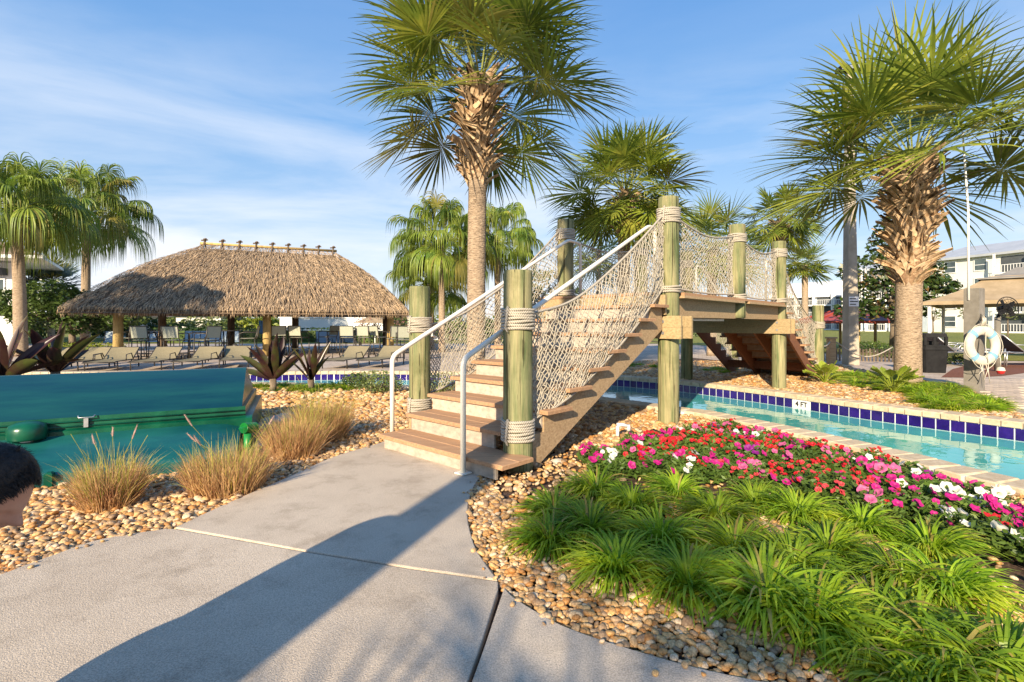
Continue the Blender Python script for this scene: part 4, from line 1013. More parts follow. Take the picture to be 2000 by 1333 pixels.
o = obj('towel', mb, M['towel'], None, True); tag(o, 'bright blue towel hanging beside the middle hut post', 'towel'); sdm = o.modifiers.new('cloth', 'SOLIDIFY'); sdm.thickness = .012

# ================================================================ GREEN TANK, GRASSES, FLOWER BED
M['teal'] = mat('green_fibreglass', (.0,.030,.046), (.006,.066,.062), 1.4, .36, .004, 2.2, stretch=(.5,.5,6), spec=.5, coat=.2)
M['teal2'] = mat('weathered_green_cover', (.0,.055,.062), (.012,.13,.11), 1.4, .4, .004, 2.2, stretch=(.6,.6,4), spec=.5, coat=.15)
M['tealk'] = mat('green_fibreglass_band', (.0,.055,.03), (.005,.10,.05), 6, .3, .001, 30, spec=.5)
TF = Vector((-2.41,4.47,0)); TA = Vector((-.89,-.455,0)).normalized(); TB_ = Vector((-.40,.917,0)).normalized()
def T(q, t, z): return TF+TB_*q+TA*t+Vector((0,0,z))
tank = thing('equipment_tank', T(0,1.5,0), 'long green fibreglass tank with a ridged lid lying in the pebbles left of the sidewalk', 'tank')
def profmesh(prof, t0, t1, nt_=30, bow=0.0):
    mb = MB(); n = len(prof); vs = []
    for i in range(nt_+1):
        t = t0+(t1-t0)*i/nt_
        e_ = min(t-t0, t1-t)
        for (q, z) in prof:
            dz_ = .0 if z < .02 else -bow*max(0, 1-e_/.25)**2
            vs.append(T(q, t, z+dz_+(.006*mn.noise(Vector((t*.8,q*1.5,0))) if z > .1 else 0)))
    fs = [(i*n+k, (i+1)*n+k, (i+1)*n+k+1, i*n+k+1) for i in range(nt_) for k in range(n-1)]
    fs += [tuple(range(n)), tuple(nt_*n+k for k in reversed(range(n)))]
    mb.add(vs, fs); return mb
o = obj('lower_cover', profmesh([(-.03,.0),(-.03,.05),(.0,.055),(.0,.10),(.05,.135),(.18,.19),(.36,.245),(.60,.295),(.60,.0)], 0, 5, 40, .05), M['teal2'], tank, True)
o.data.set_sharp_from_angle(angle=R(35)) if hasattr(o.data, 'set_sharp_from_angle') else None
for nm, pf, mt_, tt in (('base_flange', [(.60,.0),(.60,.33),(.64,.345),(2.62,.30),(2.66,.28),(2.66,0)], M['tealk'], (-.09,5)), ('lid_skirt', [(.64,.34),(.645,.44),(2.55,.40),(2.55,.30)], M['tealk'], (-.03,5)),
                       ('lid', [(.645,.438),(.66,.452),(1.19,.775),(1.24,.78),(2.42,.42),(2.50,.40),(1.5,.38)], M['teal'], (0,5))):
    o = obj(nm, profmesh(pf, tt[0], tt[1], 40), mt_, tank, True)
    try: o.data.set_sharp_from_angle(angle=R(30))
    except Exception: pass
for z_ in (.36, .40):
    mb = MB(); mb.tube([T(.638,-.03,z_), T(.638,5,z_)], .008, 6); obj('moulded_rib', mb, M['tealk'], tank, True)
c = T(.56,1.578,.28); mb = MB(); mb.lathe(c, [(.125,.015),(.13,.03),(.13,.10),(.115,.135),(.07,.155),(.02,.162)], 22); v_ = obj('vent_cap', mb, M['tealk'], tank, True); mb = MB(); mb.lathe(c, [(.05,-.02),(.05,.02)], 12); obj('vent_neck', mb, M['white'], v_, True)
c = T(.632,1.207,.40); mb = MB(); mb.tube([c-TA*.06+Vector((0,0,.05)), c-TB_*.02-TA*.05+Vector((0,0,.035)), c-TB_*.02+TA*.05+Vector((0,0,.035)), c+TA*.06+Vector((0,0,.05))], .006, 6); lt = obj('latch', mb, M['bolt'], tank, True)
mb = MB(); mb.frame(c-TB_*.022-TA*.016+Vector((0,0,-.05)), TA*.032, TB_*.012, Vector((0,0,.08)), .003); obj('latch_plate', mb, M['bolt'], lt)
for t_ in (1.22, 1.40):    # small lugs on the skirt of the lower cover
    mb = MB(); mb.frame(T(-.05,t_,.01), TA*.05, TB_*.06, Vector((.0,.0,.12)), .012); obj('lug', mb, M['tealk'], tank)
M['gpipe'] = mat('bright_green_pvc', (.008,.17,.035), (.015,.24,.05), 6, .35)
c = G(484, 899); c.z = 0; pp = thing('green_drain_pipe', c, 'bright green pipe stub with an open round mouth beside the green tank', 'pipe')
mb = MB(); mb.tube([c, c+Vector((0,0,.25))], .034, 18); obj('upright', mb, M['gpipe'], pp, True)
mb = MB(); d_ = Vector((-.28,-.93,.18)).normalized(); h = c+Vector((0,0,.295)); n_ = 20
rings = [(h+Vector((.025,.08,-.01)),.048),(h+d_*.05,.048),(h+d_*.052,.042),(h+Vector((.015,.05,0)),.042)]
mb.tube([p for p,_ in rings], [r for _,r in rings], n_, True); mo_ = obj('mouth', mb, M['gpipe'], pp, False); mb = MB(); mb.tube([h+d_*.020, h+d_*.024], .0415, 18); obj('mouth_shade', mb, M['black'], mo_)  # black disc in the mouth stands for the shade inside the pipe
# white PVC stub by the flower bed
c = G(1206, 860); c.z = 0; pp = thing('irrigation_pipe', c, 'small white dirt-streaked PVC pipe elbow sticking up between the pebbles and the petunias', 'pipe')
M['pvc'] = mat('dirty_pvc', (.35,.31,.26), (.78,.76,.72), 14, .5, rampw=(.3,.5))
mb = MB(); mb.tube([c, c+Vector((0,0,.15))], .019, 12); obj('riser_pipe', mb, M['pvc'], pp, True)
mb = MB(); mb.tube([c+Vector((-.005,0,.165)), c+Vector((.06,.03,.160)), c+Vector((.135,.06,.135))], .020, 12); obj('elbow', mb, M['pvc'], pp, True)
mb = MB(); mb.tube([c+Vector((.125,.055,.155)), c+Vector((.135,.06,.09))], .023, 12); obj('end_fitting', mb, M['pvc'], pp, True)
c0 = G(1262, 858); mb = MB(); mb.tube([c0+Vector((0,0,.0)), c0+Vector((.02,0,.08)), c0+Vector((.09,.02,.10)), c0+Vector((.2,.0,.05)), c0+Vector((.3,-.05,.02))], .010, 8)
tag(obj('drip_hose', mb, M['black'], None, True), 'thin black drip hose loop beside the white pipe elbow', 'hose')
# boulders
M['rockm'] = mat('pale_limestone', (.42,.36,.28), (.70,.64,.55), 5, .9, .01, 20)
def boulder(px, py, r3, lb, zc=.0, sd_=1):
    c = G(px, py); bm = bmesh.new(); bmesh.ops.create_icosphere(bm, subdivisions=3, radius=1)
    for v in bm.verts:
        f = 1+.35*mn.noise(v.co*1.2+Vector((sd_*5,0,0)))+.1*mn.noise(v.co*4); v.co = Vector((v.co.x*r3[0]*f, v.co.y*r3[1]*f, v.co.z*r3[2]*f))
    me = bpy.data.meshes.new('boulder'); bm.to_mesh(me); bm.free(); me.materials.append(M['rockm']); o = link('boulder', me); o.location = (c.x, c.y, r3[2]*.35); o.rotation_euler = (0,0,sd_)
    tag(o, lb, 'boulder')
boulder(548, 832, (.34,.2,.10), 'pale pointed boulder behind the fountain grass clumps', sd_=1)
boulder(512, 872, (.14,.09,.05), 'small flat white stone slab beside the green pipe', sd_=2)
boulder(1090, 905, (.07,.05,.03), 'flat grey stone at the foot of the nearest bridge post', sd_=3)
boulder(1765, 1290, (.10,.08,.04), 'large round tan cobble at the front of the lily turf', sd_=4)

# ---- fountain grass clumps
def blade_clump(mb, c, n, r0_, h, lean, w_, rn, nst=4, mats=(0,), droop=1.0, zfac=1):
    for _ in range(n):
        a = rn.uniform(0, 6.283); rr_ = r0_*math.sqrt(rn.random()); p = Vector(c)+Vector((math.cos(a)*rr_, math.sin(a)*rr_, 0))
        b_ = a+rn.gauss(0,.7); tl_ = abs(rn.gauss(lean, lean*.55)); L_ = h*rn.uniform(.55,1.12)
        d = Vector((math.cos(b_)*math.sin(tl_), math.sin(b_)*math.sin(tl_), math.cos(tl_))).normalized()
        ps = [p.copy()]; sd_ = []
        for i in range(nst):
            p = p+d*L_/nst; ps.append(p.copy()); d = (d+Vector((0,0,-1))*droop*.75*(i+1)/nst/ nst*2.2*rn.uniform(.7,1.3)).normalized()
        for i in range(nst+1):
            k = min(i, nst-1); dd = (ps[k+1]-ps[k]).normalized(); s_ = dd.cross(Vector((0,0,1)))
            s_ = s_.normalized() if s_.length > .05 else Vector((1,0,0)); sd_.append(s_)
        tw = rn.uniform(-1.2,1.2); sd_ = [s_*math.cos(tw)+Vector((0,0,1)).cross(s_)*.0+s_.cross((ps[1]-ps[0]).normalized())*math.sin(tw) for s_ in sd_]
        mb.cur = rn.choice(mats); mb.strip(ps, [w_*(1-.15*i if i < nst else .05) for i in range(nst+1)], sd_)
    mb.cur = 0
def fountain(px, py, r, h, label, plumes, seed, dry=.6):
    c = G(px, py); rn = random.Random(seed); root = thing('fountain_grass', c, label, 'ornamental grass', 'fountain grass clumps along the sidewalk')
    q = MB(); blade_clump(q, c, int(2000*r/.25), r*.80, h*.78, .32, .0045, rn, 3, (0,), .7); obj('dry_blades', q, M['fount'], root)
    q = MB(); blade_clump(q, c+Vector((0,0,.02)), int(650*(1.3-dry)*r/.25), r*.75, h*1.0, .34, .0045, rn, 4, (0,), 1.0); obj('green_blades', q, M['fountg'], root)
    for k in range(plumes):
        a = rn.uniform(0,6.28); rr_ = r*.6*rn.random(); p0 = c+Vector((math.cos(a)*rr_, math.sin(a)*rr_, h*.4)); p1 = c+Vector((math.cos(a)*(rr_+r*.7), math.sin(a)*(rr_+r*.5), h*rn.uniform(.95,1.3)))
        q = MB(); q.tube([p0, p0.lerp(p1,.5)+Vector((0,0,.04)), p1], .0018, 4); d = (p1-p0).normalized(); pl_ = obj('stalk', q, M['fountg'], root)
        if rn.random() < .6:
            q = MB(); L_ = rn.uniform(.06,.10)
            for j in range(70):
                t = rn.random(); pc_ = p1+d*(t*L_); v = Vector((rn.gauss(0,1),rn.gauss(0,1),rn.gauss(0,1))).normalized(); ll = .012*(1-.6*t)+.003
                q.strip([pc_, pc_+(v+d*.8)*ll], [.002,.0006], [v.orthogonal().normalized()]*2)
            q.tube([p1, p1+d*L_*.5, p1+d*L_], [.004,.006,.002], 6); obj('plume', q, M['plume'], pl_)
fountain(215, 990, .20, .40, 'tan and green fountain grass clump nearest the person, with several pink plumes', 9, 1)
fountain(445, 960, .30, .40, 'broad reddish-tan fountain grass clump in front of the green pipe', 6, 2, .9)
fountain(575, 892, .26, .46, 'shaggy golden fountain grass clump at the edge of the sidewalk, third from the left', 3, 3, .9)
fountain(628, 862, .28, .56, 'tallest golden fountain grass clump, farthest from the camera along the sidewalk', 2, 4, .7)
# ---- lily turf (liriope): 9 tuft shapes shared by many tufts
def mound(rn, n=460, r0=.10, L0=.36, w0=.0155):
    q = MB()
    for _ in range(n):
        a = rn.uniform(0, 6.283); rr_ = r0*math.sqrt(rn.random()); p = Vector((math.cos(a)*rr_, math.sin(a)*rr_, 0))
        b_ = a+rn.gauss(0,.45); tl_ = .10+1.05*(rr_/r0)**1.1*rn.uniform(.5,1.15); L_ = L0*rn.uniform(.6,1.12); nst = 6
        d = Vector((math.cos(b_)*math.sin(tl_), math.sin(b_)*math.sin(tl_), math.cos(tl_))); ps = [p.copy()]; dr = rn.uniform(.32,.55)
        for k in range(nst):
            p = p+d*L_/nst; p.z = max(p.z, .012+rn.random()*.01); ps.append(p.copy()); d = (d+Vector((math.cos(b_)*.10, math.sin(b_)*.10, -dr*(.35+.9*k/nst)))).normalized()
        s_ = Vector((-math.sin(b_), math.cos(b_), rn.gauss(0,.35))).normalized(); q.cur = 1 if rn.random() < .05 else 0
        w_ = w0*rn.uniform(.7,1.25); q.strip(ps, [w_*.6,w_*.9,w_,w_,w_*.85,w_*.55,w_*.08], [s_]*7)
    return q.mesh('lily_turf', [M['liri'], M['liriy']])
tufts = [mound(random.Random(100+v)) for v in range(9)]
def tuft(x, y, sc, label, group, z=0):
    o = link('lily_turf', tufts[rnd.randrange(9)]); o.location = (x, y, z); o.rotation_euler = (rnd.gauss(0,.08), rnd.gauss(0,.08), rnd.uniform(0,6.28)); o.scale = (sc, sc, sc*rnd.uniform(.85,1.1))
    tag(o, label, 'lily turf', group)
LM = [(1075,1040,1.0,'leftmost of the lily turf mounds, nearest the sidewalk curve'),(1085,985,.95,'lily turf mound behind the leftmost one, beside the bare mulch'),(1165,948,1.0,'lily turf mound under the white and magenta left tip of the petunias'),
 (1150,1020,1.0,'lily turf mound one in from the left end of the mass'),(1235,1000,1.0,'lily turf mound in the back row, second from the left'),(1320,968,1.0,'lily turf mound touching the petunias below the tallest bridge post'),(1205,1090,1.05,'lily turf mound at the front left, spilling onto shaded pebbles'),
 (1290,1060,1.05,'lily turf mound in the middle row left of centre'),(1400,1010,1.0,'lily turf mound behind the centre of the mass'),(1345,1120,1.1,'broad front lily turf mound with yellow-tipped blades left of centre'),(1475,990,1.0,'lily turf mound touching the lone purple petunias'),
 (1440,1075,1.05,'lily turf mound at the centre of the mass'),(1560,1010,1.0,'lily turf mound just behind centre, against the red petunias'),(1500,1150,1.1,'front lily turf mound right of the yellow-tipped one'),(1545,1085,1.0,'lily turf mound right of the centre mound'),
 (1620,1075,1.0,'lily turf mound in the middle row right of centre'),(1680,1030,.95,'lily turf mound against the petunias right of centre'),(1600,1190,1.1,'front lily turf mound where the pebble strip turns orange'),(1820,1075,.95,'small lily turf mound in front of the big white petunias'),
 (1850,1130,1.0,'lily turf mound before the bare stones at the right'),(1760,1120,.9,'thin lily turf mound beside the open patch of stones'),(1715,1185,1.1,'lily turf mound in the front row right of the orange pebbles'),(1800,1220,1.1,'large dark lily turf mound low at the right'),
 (1700,1245,1.0,'lily turf mound lowest in the front row at the right'),(1860,1285,1.1,'lily turf mound close to the bottom right corner'),(1960,1300,1.15,'lily turf mound filling the bottom right corner'),(1790,1320,1.0,'lily turf mound cut by the bottom edge near the corner'),(2090,1380,1.2,'lily turf mound mostly outside the bottom right corner')]
for a, c, sc_, lb in LM:
    if a > 1200 and c < 1080: c -= 20
    g_ = G(a, c, .09); tuft(g_.x, g_.y, sc_*rnd.uniform(.78,.88)*(.84 if c > 1150 else .94), lb, 'lily turf mounds in the bed')
def tuft_patch(poly, sp, sc, lb, gp_, z=0):
    xs = [p[0] for p in poly]; ys = [p[1] for p in poly]; y = min(ys)
    while y < max(ys):
        x = min(xs)
        while x < max(xs):
            a, c = x+rnd.gauss(0,sp*.2), y+rnd.gauss(0,sp*.2)
            if inpoly(a, c, poly): tuft(a, c, sc*rnd.uniform(.65,.9), lb, gp_, z)
            x += sp
        y += sp
g2 = lambda l: [tuple(G(a,b_).xy) for a, b_ in l]
tuft_patch(g2([(1800,800),(1850,812),(1950,808),(1935,792),(1880,768),(1800,752),(1770,762)]), .25, .95, 'dark green lily turf tuft on the far bank around the life ring post', 'lily turf tufts by the life ring post')
tuft_patch(g2([(1640,752),(1700,765),(1780,775),(1770,748),(1700,738),(1620,730),(1600,742)]), .33, .8, 'low lily turf tuft between the two leafy shrubs on the far bank', 'lily turf tufts between the far bank shrubs')
tuft_patch(g2([(1375,733),(1400,735),(1432,730),(1410,722),(1380,724)]), .4, .75, 'small lily turf tuft in the pebbles under the bridge', 'lily turf tufts under the bridge')
tuft_patch(g2([(1195,722),(1280,724),(1280,716),(1200,715)]), .6, .7, 'shaded lily turf tuft beyond the river, left of the tallest bridge post', 'shaded lily turf tufts beyond the river')
tuft_patch(g2([(492,768),(600,772),(700,768),(700,758),(600,762),(492,758)]), .36, .8, 'lily turf tuft in the strip behind the red-leaved plants', 'lily turf strip by the far river')

# ---- petunias
M['pfol'] = leafm('petunia_leaf', (.06,.13,.02), (.20,.28,.05), .35, .5)
PC = {'magenta': (.58,.015,.22), 'white': (.80,.78,.72), 'red': (.62,.012,.02), 'pink': (.66,.13,.30), 'purple': (.28,.015,.24), 'coral': (.68,.06,.07)}
blm = {}
for k_, c_ in PC.items():
    m, n, b, o_ = bsdf(k_+'_petal'); t = n.nodes.new("ShaderNodeTexCoord"); gr_ = n.nodes.new("ShaderNodeVectorMath"); gr_.operation = 'LENGTH'
    n.links.new(t.outputs['Object'], gr_.inputs[0]); r = n.nodes.new("ShaderNodeValToRGB"); e0, e1 = r.color_ramp.elements
    e0.position = .003; e0.color = (.70,.62,.25,1) if k_ == 'white' else tuple(v*.35 for v in c_)+(1,); e1.position = .014; e1.color = (*c_,1)
    n.links.new(gr_.outputs['Value'], r.inputs[0]); n.links.new(r.outputs[0], b.inputs['Base Color']); b.inputs['Roughness'].default_value = .55
    tl = n.nodes.new("ShaderNodeBsdfTranslucent"); mx = n.nodes.new("ShaderNodeMixShader"); mx.inputs[0].default_value = .3
    n.links.new(r.outputs[0], tl.inputs['Color']); n.links.new(b.outputs[0], mx.inputs[1]); n.links.new(tl.outputs[0], mx.inputs[2]); n.links.new(mx.outputs[0], o_.inputs['Surface'])
    ms = []
    for v in range(3):
        rn = random.Random(v); q = MB(); nn_ = 30; rad = [0,.4,.75,1.0]
        vs = [Vector((0,0,-.012))]
        for j in (1,2,3):
            for i in range(nn_):
                a = 2*math.pi*i/nn_; lob = 1-.13*abs(math.sin(a*2.5))**.6*(j/3) + .02*rn.gauss(0,1)*(j/3)
                vs.append(Vector((math.cos(a)*.031*rad[j]*lob, math.sin(a)*.031*rad[j]*lob, (.001,.007,.005+.003*math.sin(a*5+v)+.0015*math.sin(a*11))[j-1])))
        fs = [(0,1+i,1+(i+1)%nn_) for i in range(nn_)]
        for j in (0,1): fs += [(1+j*nn_+i, 1+(j+1)*nn_+i, 1+(j+1)*nn_+(i+1)%nn_, 1+j*nn_+(i+1)%nn_) for i in range(nn_)]
        q.add(vs, fs); ms.append(q.mesh('bloom', m, True))
    blm[k_] = ms
pf = []
for v in range(4):
    rn = random.Random(v+50); q = MB()
    for _ in range(210):
        a = rn.uniform(0,6.28); rr_ = .12*math.sqrt(rn.random()); z = .02+.125*rn.random()*(1-(rr_/.13)**2*.6)
        u = Vector((math.cos(a+rn.gauss(0,.8)), math.sin(a+rn.gauss(0,.8)), rn.uniform(-.1,.9))).normalized(); w_ = u.orthogonal().normalized(); w_ = Matrix.Rotation(rn.uniform(0,6.28),3,u) @ w_
        q.leaf(Vector((math.cos(a)*rr_, math.sin(a)*rr_, z)), u*rn.uniform(.016,.028), w_*rn.uniform(.007,.012))
    for _ in range(10):
        a = rn.uniform(0,6.28); q.tube([(0,0,0),(math.cos(a)*.05,math.sin(a)*.05,.06),(math.cos(a)*.09,math.sin(a)*.09,.1)], .002, 4)
    pf.append(q.mesh('foliage', M['pfol']))
bed = g2([(1125,930),(1160,905),(1250,872),(1420,842),(1560,875),(1700,910),(1850,962),(2000,1020),(2080,1080),(2080,1150),(1940,1088),(1850,1058),(1700,1015),(1550,980),(1400,958),(1250,946)])
y = 2.2; npn = 0
while y < 6.4:
    x = .2
    while x < 4:
        a, c = x+rnd.gauss(0,.03), y+rnd.gauss(0,.03)
        if inpoly(a, c, bed):
            px_ = 1000+a/c*1000; py_ = HOR+1250/c
            pn = mn.noise(Vector((a*2.6, c*2.6, 4))); rnd_ = rnd.random(); back = mn.noise(Vector((a*2.2, c*2.2, 9)))
            if px_ < 1290: col_ = rnd.choice(['magenta','magenta','white','white','pink','red'] if px_ > 1180 else ['white','magenta','magenta'])
            elif px_ < 1500: col_ = rnd.choice(['red','red','red','coral','white','magenta','pink','purple'] if py_ < 925 else ['coral','pink','red','white','magenta'])
            elif px_ < 1760: col_ = rnd.choice(['red','red','coral','pink','magenta','red','white'] if py_ < 990 else ['magenta','red','white','coral','pink'])
            else: col_ = rnd.choice(['white','magenta','white','purple','magenta','red'])
            if rnd_ < .55 and px_ > 1290: col_ = ('red' if pn > .05 else 'coral' if pn > -.08 else 'pink' if pn > -.22 else 'magenta') if px_ < 1760 else ('white' if pn > .0 else 'magenta')
            zone = 'at the left tip of the bed near the white pipe elbow' if px_ < 1290 else 'in the stretch behind the lily turf, under the tallest post' if px_ < 1500 else 'in the middle of the bed along the river coping' if px_ < 1760 else 'in the right end of the bed'
            root = bpy.data.objects.new('petunia', None); COL.objects.link(root); root.location = (a, c, .01); root.rotation_euler = (0,0,rnd.uniform(0,6.28)); s_ = rnd.uniform(.85,1.2); root.scale = (s_,s_,s_)
            tag(root, col_+' petunia plant '+zone, 'petunia', col_+' petunias '+zone)
            o = bpy.data.objects.new('foliage', rnd.choice(pf)); COL.objects.link(o); o.parent = root
            small = col_ in ('red','coral') and px_ > 1290; nb_ = rnd.randint(5,9) if small else rnd.randint(2,5)
            if rnd.random() < .12: nb_ = 1
            for _ in range(nb_):
                a2 = rnd.uniform(0,6.28); rr_ = .11*math.sqrt(rnd.random()); o = bpy.data.objects.new('bloom', rnd.choice(blm[col_])); COL.objects.link(o); o.parent = root
                o.location = (math.cos(a2)*rr_, math.sin(a2)*rr_, .105+.035*rnd.random()); o.rotation_euler = (rnd.uniform(.2,.9), rnd.gauss(0,.35), -root.rotation_euler.z+rnd.gauss(0,.7)); s2_ = rnd.uniform(.42,.8) if small else rnd.uniform(.75,1.3); o.scale = (s2_,)*3
            npn += 1
        x += .165
    y += .165
print('petunias', npn)
# ---- red-leaved cordylines / bromeliads behind the tank
def cordy(c, leaves, label, trunk_h=.35, seed=1, lw=.085, L=.62):
    c = Vector(c); rn = random.Random(seed); root = thing('cordyline', c, label, 'cordyline')
    mb = MB(); mb.tube([c, c+Vector((.01,0,trunk_h*.5)), c+Vector((0,0,trunk_h))], [.07,.055,.06], 10); obj('stem', mb, M['bark'], root, True)
    for (az, el_, ll) in leaves:
        d = Vector((math.cos(az)*math.cos(el_), math.sin(az)*math.cos(el_), math.sin(el_))); p = c+Vector((0,0,trunk_h-.04)); n_ = 8; ps = [p.copy()]; ds = []
        for i in range(n_): p = p+d*ll/n_; ps.append(p.copy()); ds.append(d.copy()); d = (d+Vector((0,0,-.055*(i+1)/n_*1.2))).normalized()
        ds.append(d); q = MB(); s0 = d.cross(Vector((0,0,1))).normalized(); tw = rn.uniform(-1.0,1.0)
        side = []; nrm = []
        for dd in ds:
            s_ = dd.cross(Vector((0,0,1))); s_ = s_.normalized() if s_.length > .1 else Vector((1,0,0)); u_ = s_.cross(dd).normalized(); side.append(s_*math.cos(tw)+u_*math.sin(tw)); nrm.append(u_*math.cos(tw)-s_*math.sin(tw))
        wf = [.35,.6,.85,1,1,.95,.8,.5,.03]; vs = []
        for i in range(n_+1):
            w_ = lw*wf[i]; vs += [ps[i]-side[i]*w_+nrm[i]*w_*.5, ps[i]-side[i]*w_*.5+nrm[i]*w_*.15, ps[i], ps[i]+side[i]*w_*.5+nrm[i]*w_*.15, ps[i]+side[i]*w_+nrm[i]*w_*.5]
        q.add(vs, [(5*i+k,5*i+k+1,5*i+k+6,5*i+k+5) for i in range(n_) for k in range(4)]); obj('leaf', q, M['cord'], root, True)
def ring(n, e0, e1, L, seed):
    rn = random.Random(seed); return [(2.39996*k+seed, e0+(e1-e0)*((k+.5)/n)+rn.gauss(0,.08), L*rn.uniform(.85,1.15)) for k in range(n)]
cordy(G(533,768), ring(12,.55,1.5,.78,1)+[(math.pi-.1,.35,.75)], 'dark red-leaved cordyline right of the tank, the left one of the pair', .26, 1, .075)
cordy(G(607,768), ring(7,.9,1.45,.78,2)+[(math.pi-.2,.75,.78),(.2,1.0,.6)], 'dark red-leaved cordyline right of the tank, the right one of the pair', .24, 2, .06)
cordy(P(108,738,7.6)-Vector((0,0,.46)), ring(11,.4,1.4,.78,3), 'dark bronze cordyline rising behind the left part of the tank lid', .55, 3, .085)
cordy(P(5,745,6.9)-Vector((0,0,.5)), ring(11,.25,1.4,.85,5), 'bronze cordyline cut off by the left edge of the photo', .55, 5, .08)
# ---- shrubs near the river behind the left stair post
def shrub(px, py, r, h, label, seed, leaf='bush', n=900, sz=.028, nm='shrub'):
    c = G(px, py); rn = random.Random(seed); root = thing(nm, c, label, 'shrub')
    q = MB()
    for _ in range(7):
        a = rn.uniform(0,6.28); e_ = c+Vector((math.cos(a)*r*.7, math.sin(a)*r*.7, h*rn.uniform(.5,.9))); m_ = c.lerp(e_,.5)+Vector((0,0,.04)); q.tube([c, m_, e_], [.010,.008,.004], 5)
        for __ in range(2): q.tube([m_, m_.lerp(e_,.6)+Vector((rn.gauss(0,.08),rn.gauss(0,.08),.06))], .004, 4)
    obj('stems', q, M['bark'], root, True)
    q = MB(); leaf_blob(q, c+Vector((0,0,h*.55)), r, r, h*.5, n, sz, rn, .45, .35); obj('foliage', q, M[leaf], root); return root
shrub(742, 772, .42, .42, 'variegated yellow-green shrub just left of the white handrail post', 1, n=1300)
shrub(700, 762, .30, .34, 'darker leafy shrub behind the variegated one by the handrail', 2, 'dark', 800)
shrub(868, 776, .42, .42, 'leafy shrub seen through the net between the left stair posts', 3, n=900)
shrub(945, 770, .4, .36, 'low shrub under the stairs behind the netting', 4, 'dark', 700)

# ================================================================ RIGHT BANK
M['conc2'] = mat('concrete_pole', (.33,.28,.21), (.48,.42,.33), 2.5, .85, .001, 60, c3=(.40,.35,.27))
M['sign'] = mat('notice_paper', (.75,.75,.76), (.8,.8,.8), 4, .5)
lp_ = thing('lamp_post', (10.45,15.8,0), 'tall square tapered concrete lamp post with a dark floodlight on top', 'lamp post')
mb = MB(); b0 = Vector((10.45,15.8,-.02)); t0 = Vector((10.40,15.8,9.05)); vs = []
for c, h_ in ((b0,.165),(t0,.075)): vs += [c+Vector((sx_*h_, sy_*h_, 0)) for sx_, sy_ in ((-1,-1),(1,-1),(1,1),(-1,1))]
mb.add(vs, [(0,3,2,1),(4,5,6,7),(0,1,5,4),(1,2,6,5),(2,3,7,6),(3,0,4,7)]); obj('pole', mb, M['conc2'], lp_)
mb = MB(); mb.bar(t0+Vector((-.38,-.05,.02)), t0+Vector((.40,-.05,.10)), .30, .14); mb.tube([t0, t0+Vector((0,0,.1))], .05, 8); fl = obj('floodlight', mb, M['black'], lp_)
mb = MB(); mb.frame(t0+Vector((-.34,-.21,-.03)), (.68,0,.07), (0,.01,0), (0,0,.1)); obj('lens', mb, M['bolt'], fl)
zz = 1.80; hw = .165+(.075-.165)*(zz/9.07)
mb = MB(); mb.frame((10.45-.155,15.8-hw-.012,zz), (.30,0,0), (0,.008,0), (0,0,.30)); sg_ = obj('notice', mb, M['sign'], lp_)
mb = MB()
for k in range(3): mb.frame((10.45-.13,15.8-hw-.015,zz+.05+k*.085), (.25 if k == 1 else .19,0,0), (0,.003,0), (0,0,.028))
o = obj('printed_lines', mb, M['black'], sg_); o['kind'] = 'stuff'
# life ring post
rp = thing('life_ring_post', (8.62,9.55,0), 'square dark brown and grey post with a thin white mast, standing in the lily turf', 'post')
ang = R(28); ex = Vector((math.cos(ang),math.sin(ang),0)); ey = Vector((-math.sin(ang),math.cos(ang),0)); pc_ = Vector((8.62,9.55,0)); hw = .115
M['postg'] = mat('grey_painted_wood', (.16,.145,.12), (.24,.22,.19), 5, .8, .001, 60)
mb = MB(); mb.frame(pc_-ex*hw-ey*hw, ex*2*hw, ey*2*hw, (0,0,1.92), .008); obj('post', mb, M['postg'], rp)
mb = MB(); mb.tube([pc_+Vector((-.12,-.02,1.7)), pc_+Vector((-.13,-.02,3.4)), pc_+Vector((-.22,0,4.9))], [.020,.018,.014], 10); obj('mast', mb, M['white'], rp, True)
lr = thing('life_ring', (8.50,9.22,.86), 'white life ring with pale blue bands and loose white rope on the dark post', 'life ring')
nrm_ = Vector((.15,-1,.05)).normalized(); rx_ = Vector((0,0,1)).cross(nrm_).normalized(); rz2 = nrm_.cross(rx_); cc = Vector((8.50,9.25,.87)); RR_ = .275
M['ring'] = mat('ring_white', (.50,.46,.37), (.60,.57,.48), 9, .6, .002, 30); M['band'] = mat('band_blue', (.16,.34,.48), (.24,.44,.56), 6, .6)
mb = MB(); nseg_ = 64; ns = 14
for i in range(nseg_):
    a = 2*math.pi*i/nseg_; d_ = rx_*math.cos(a)+rz2*math.sin(a)
    for k in range(ns):
        b_ = 2*math.pi*k/ns; mb.v.append(tuple(cc+d_*(RR_+.088*math.cos(b_))+nrm_*(.06*math.sin(b_))))
mb.add([], []); mb.f += [(i*ns+k,((i+1)%nseg_)*ns+k,((i+1)%nseg_)*ns+(k+1)%ns,i*ns+(k+1)%ns) for i in range(nseg_) for k in range(ns)]; mb.m += [0]*(nseg_*ns)
obj('ring', mb, M['ring'], lr, True)
for q_ in range(4):
    mb = MB(); a0 = math.pi/4+q_*math.pi/2; m_ = 5
    for i in range(m_):
        a = a0-.13+.26*i/(m_-1); d_ = rx_*math.cos(a)+rz2*math.sin(a)
        for k in range(ns): b_ = 2*math.pi*k/ns; mb.v.append(tuple(cc+d_*(RR_+.092*math.cos(b_))+nrm_*(.064*math.sin(b_))))
    mb.f += [(i*ns+k,(i+1)*ns+k,(i+1)*ns+(k+1)%ns,i*ns+(k+1)%ns) for i in range(m_-1) for k in range(ns)]; mb.m += [0]*((m_-1)*ns)
    obj('band', mb, M['band'], lr, True)
mb = MB()
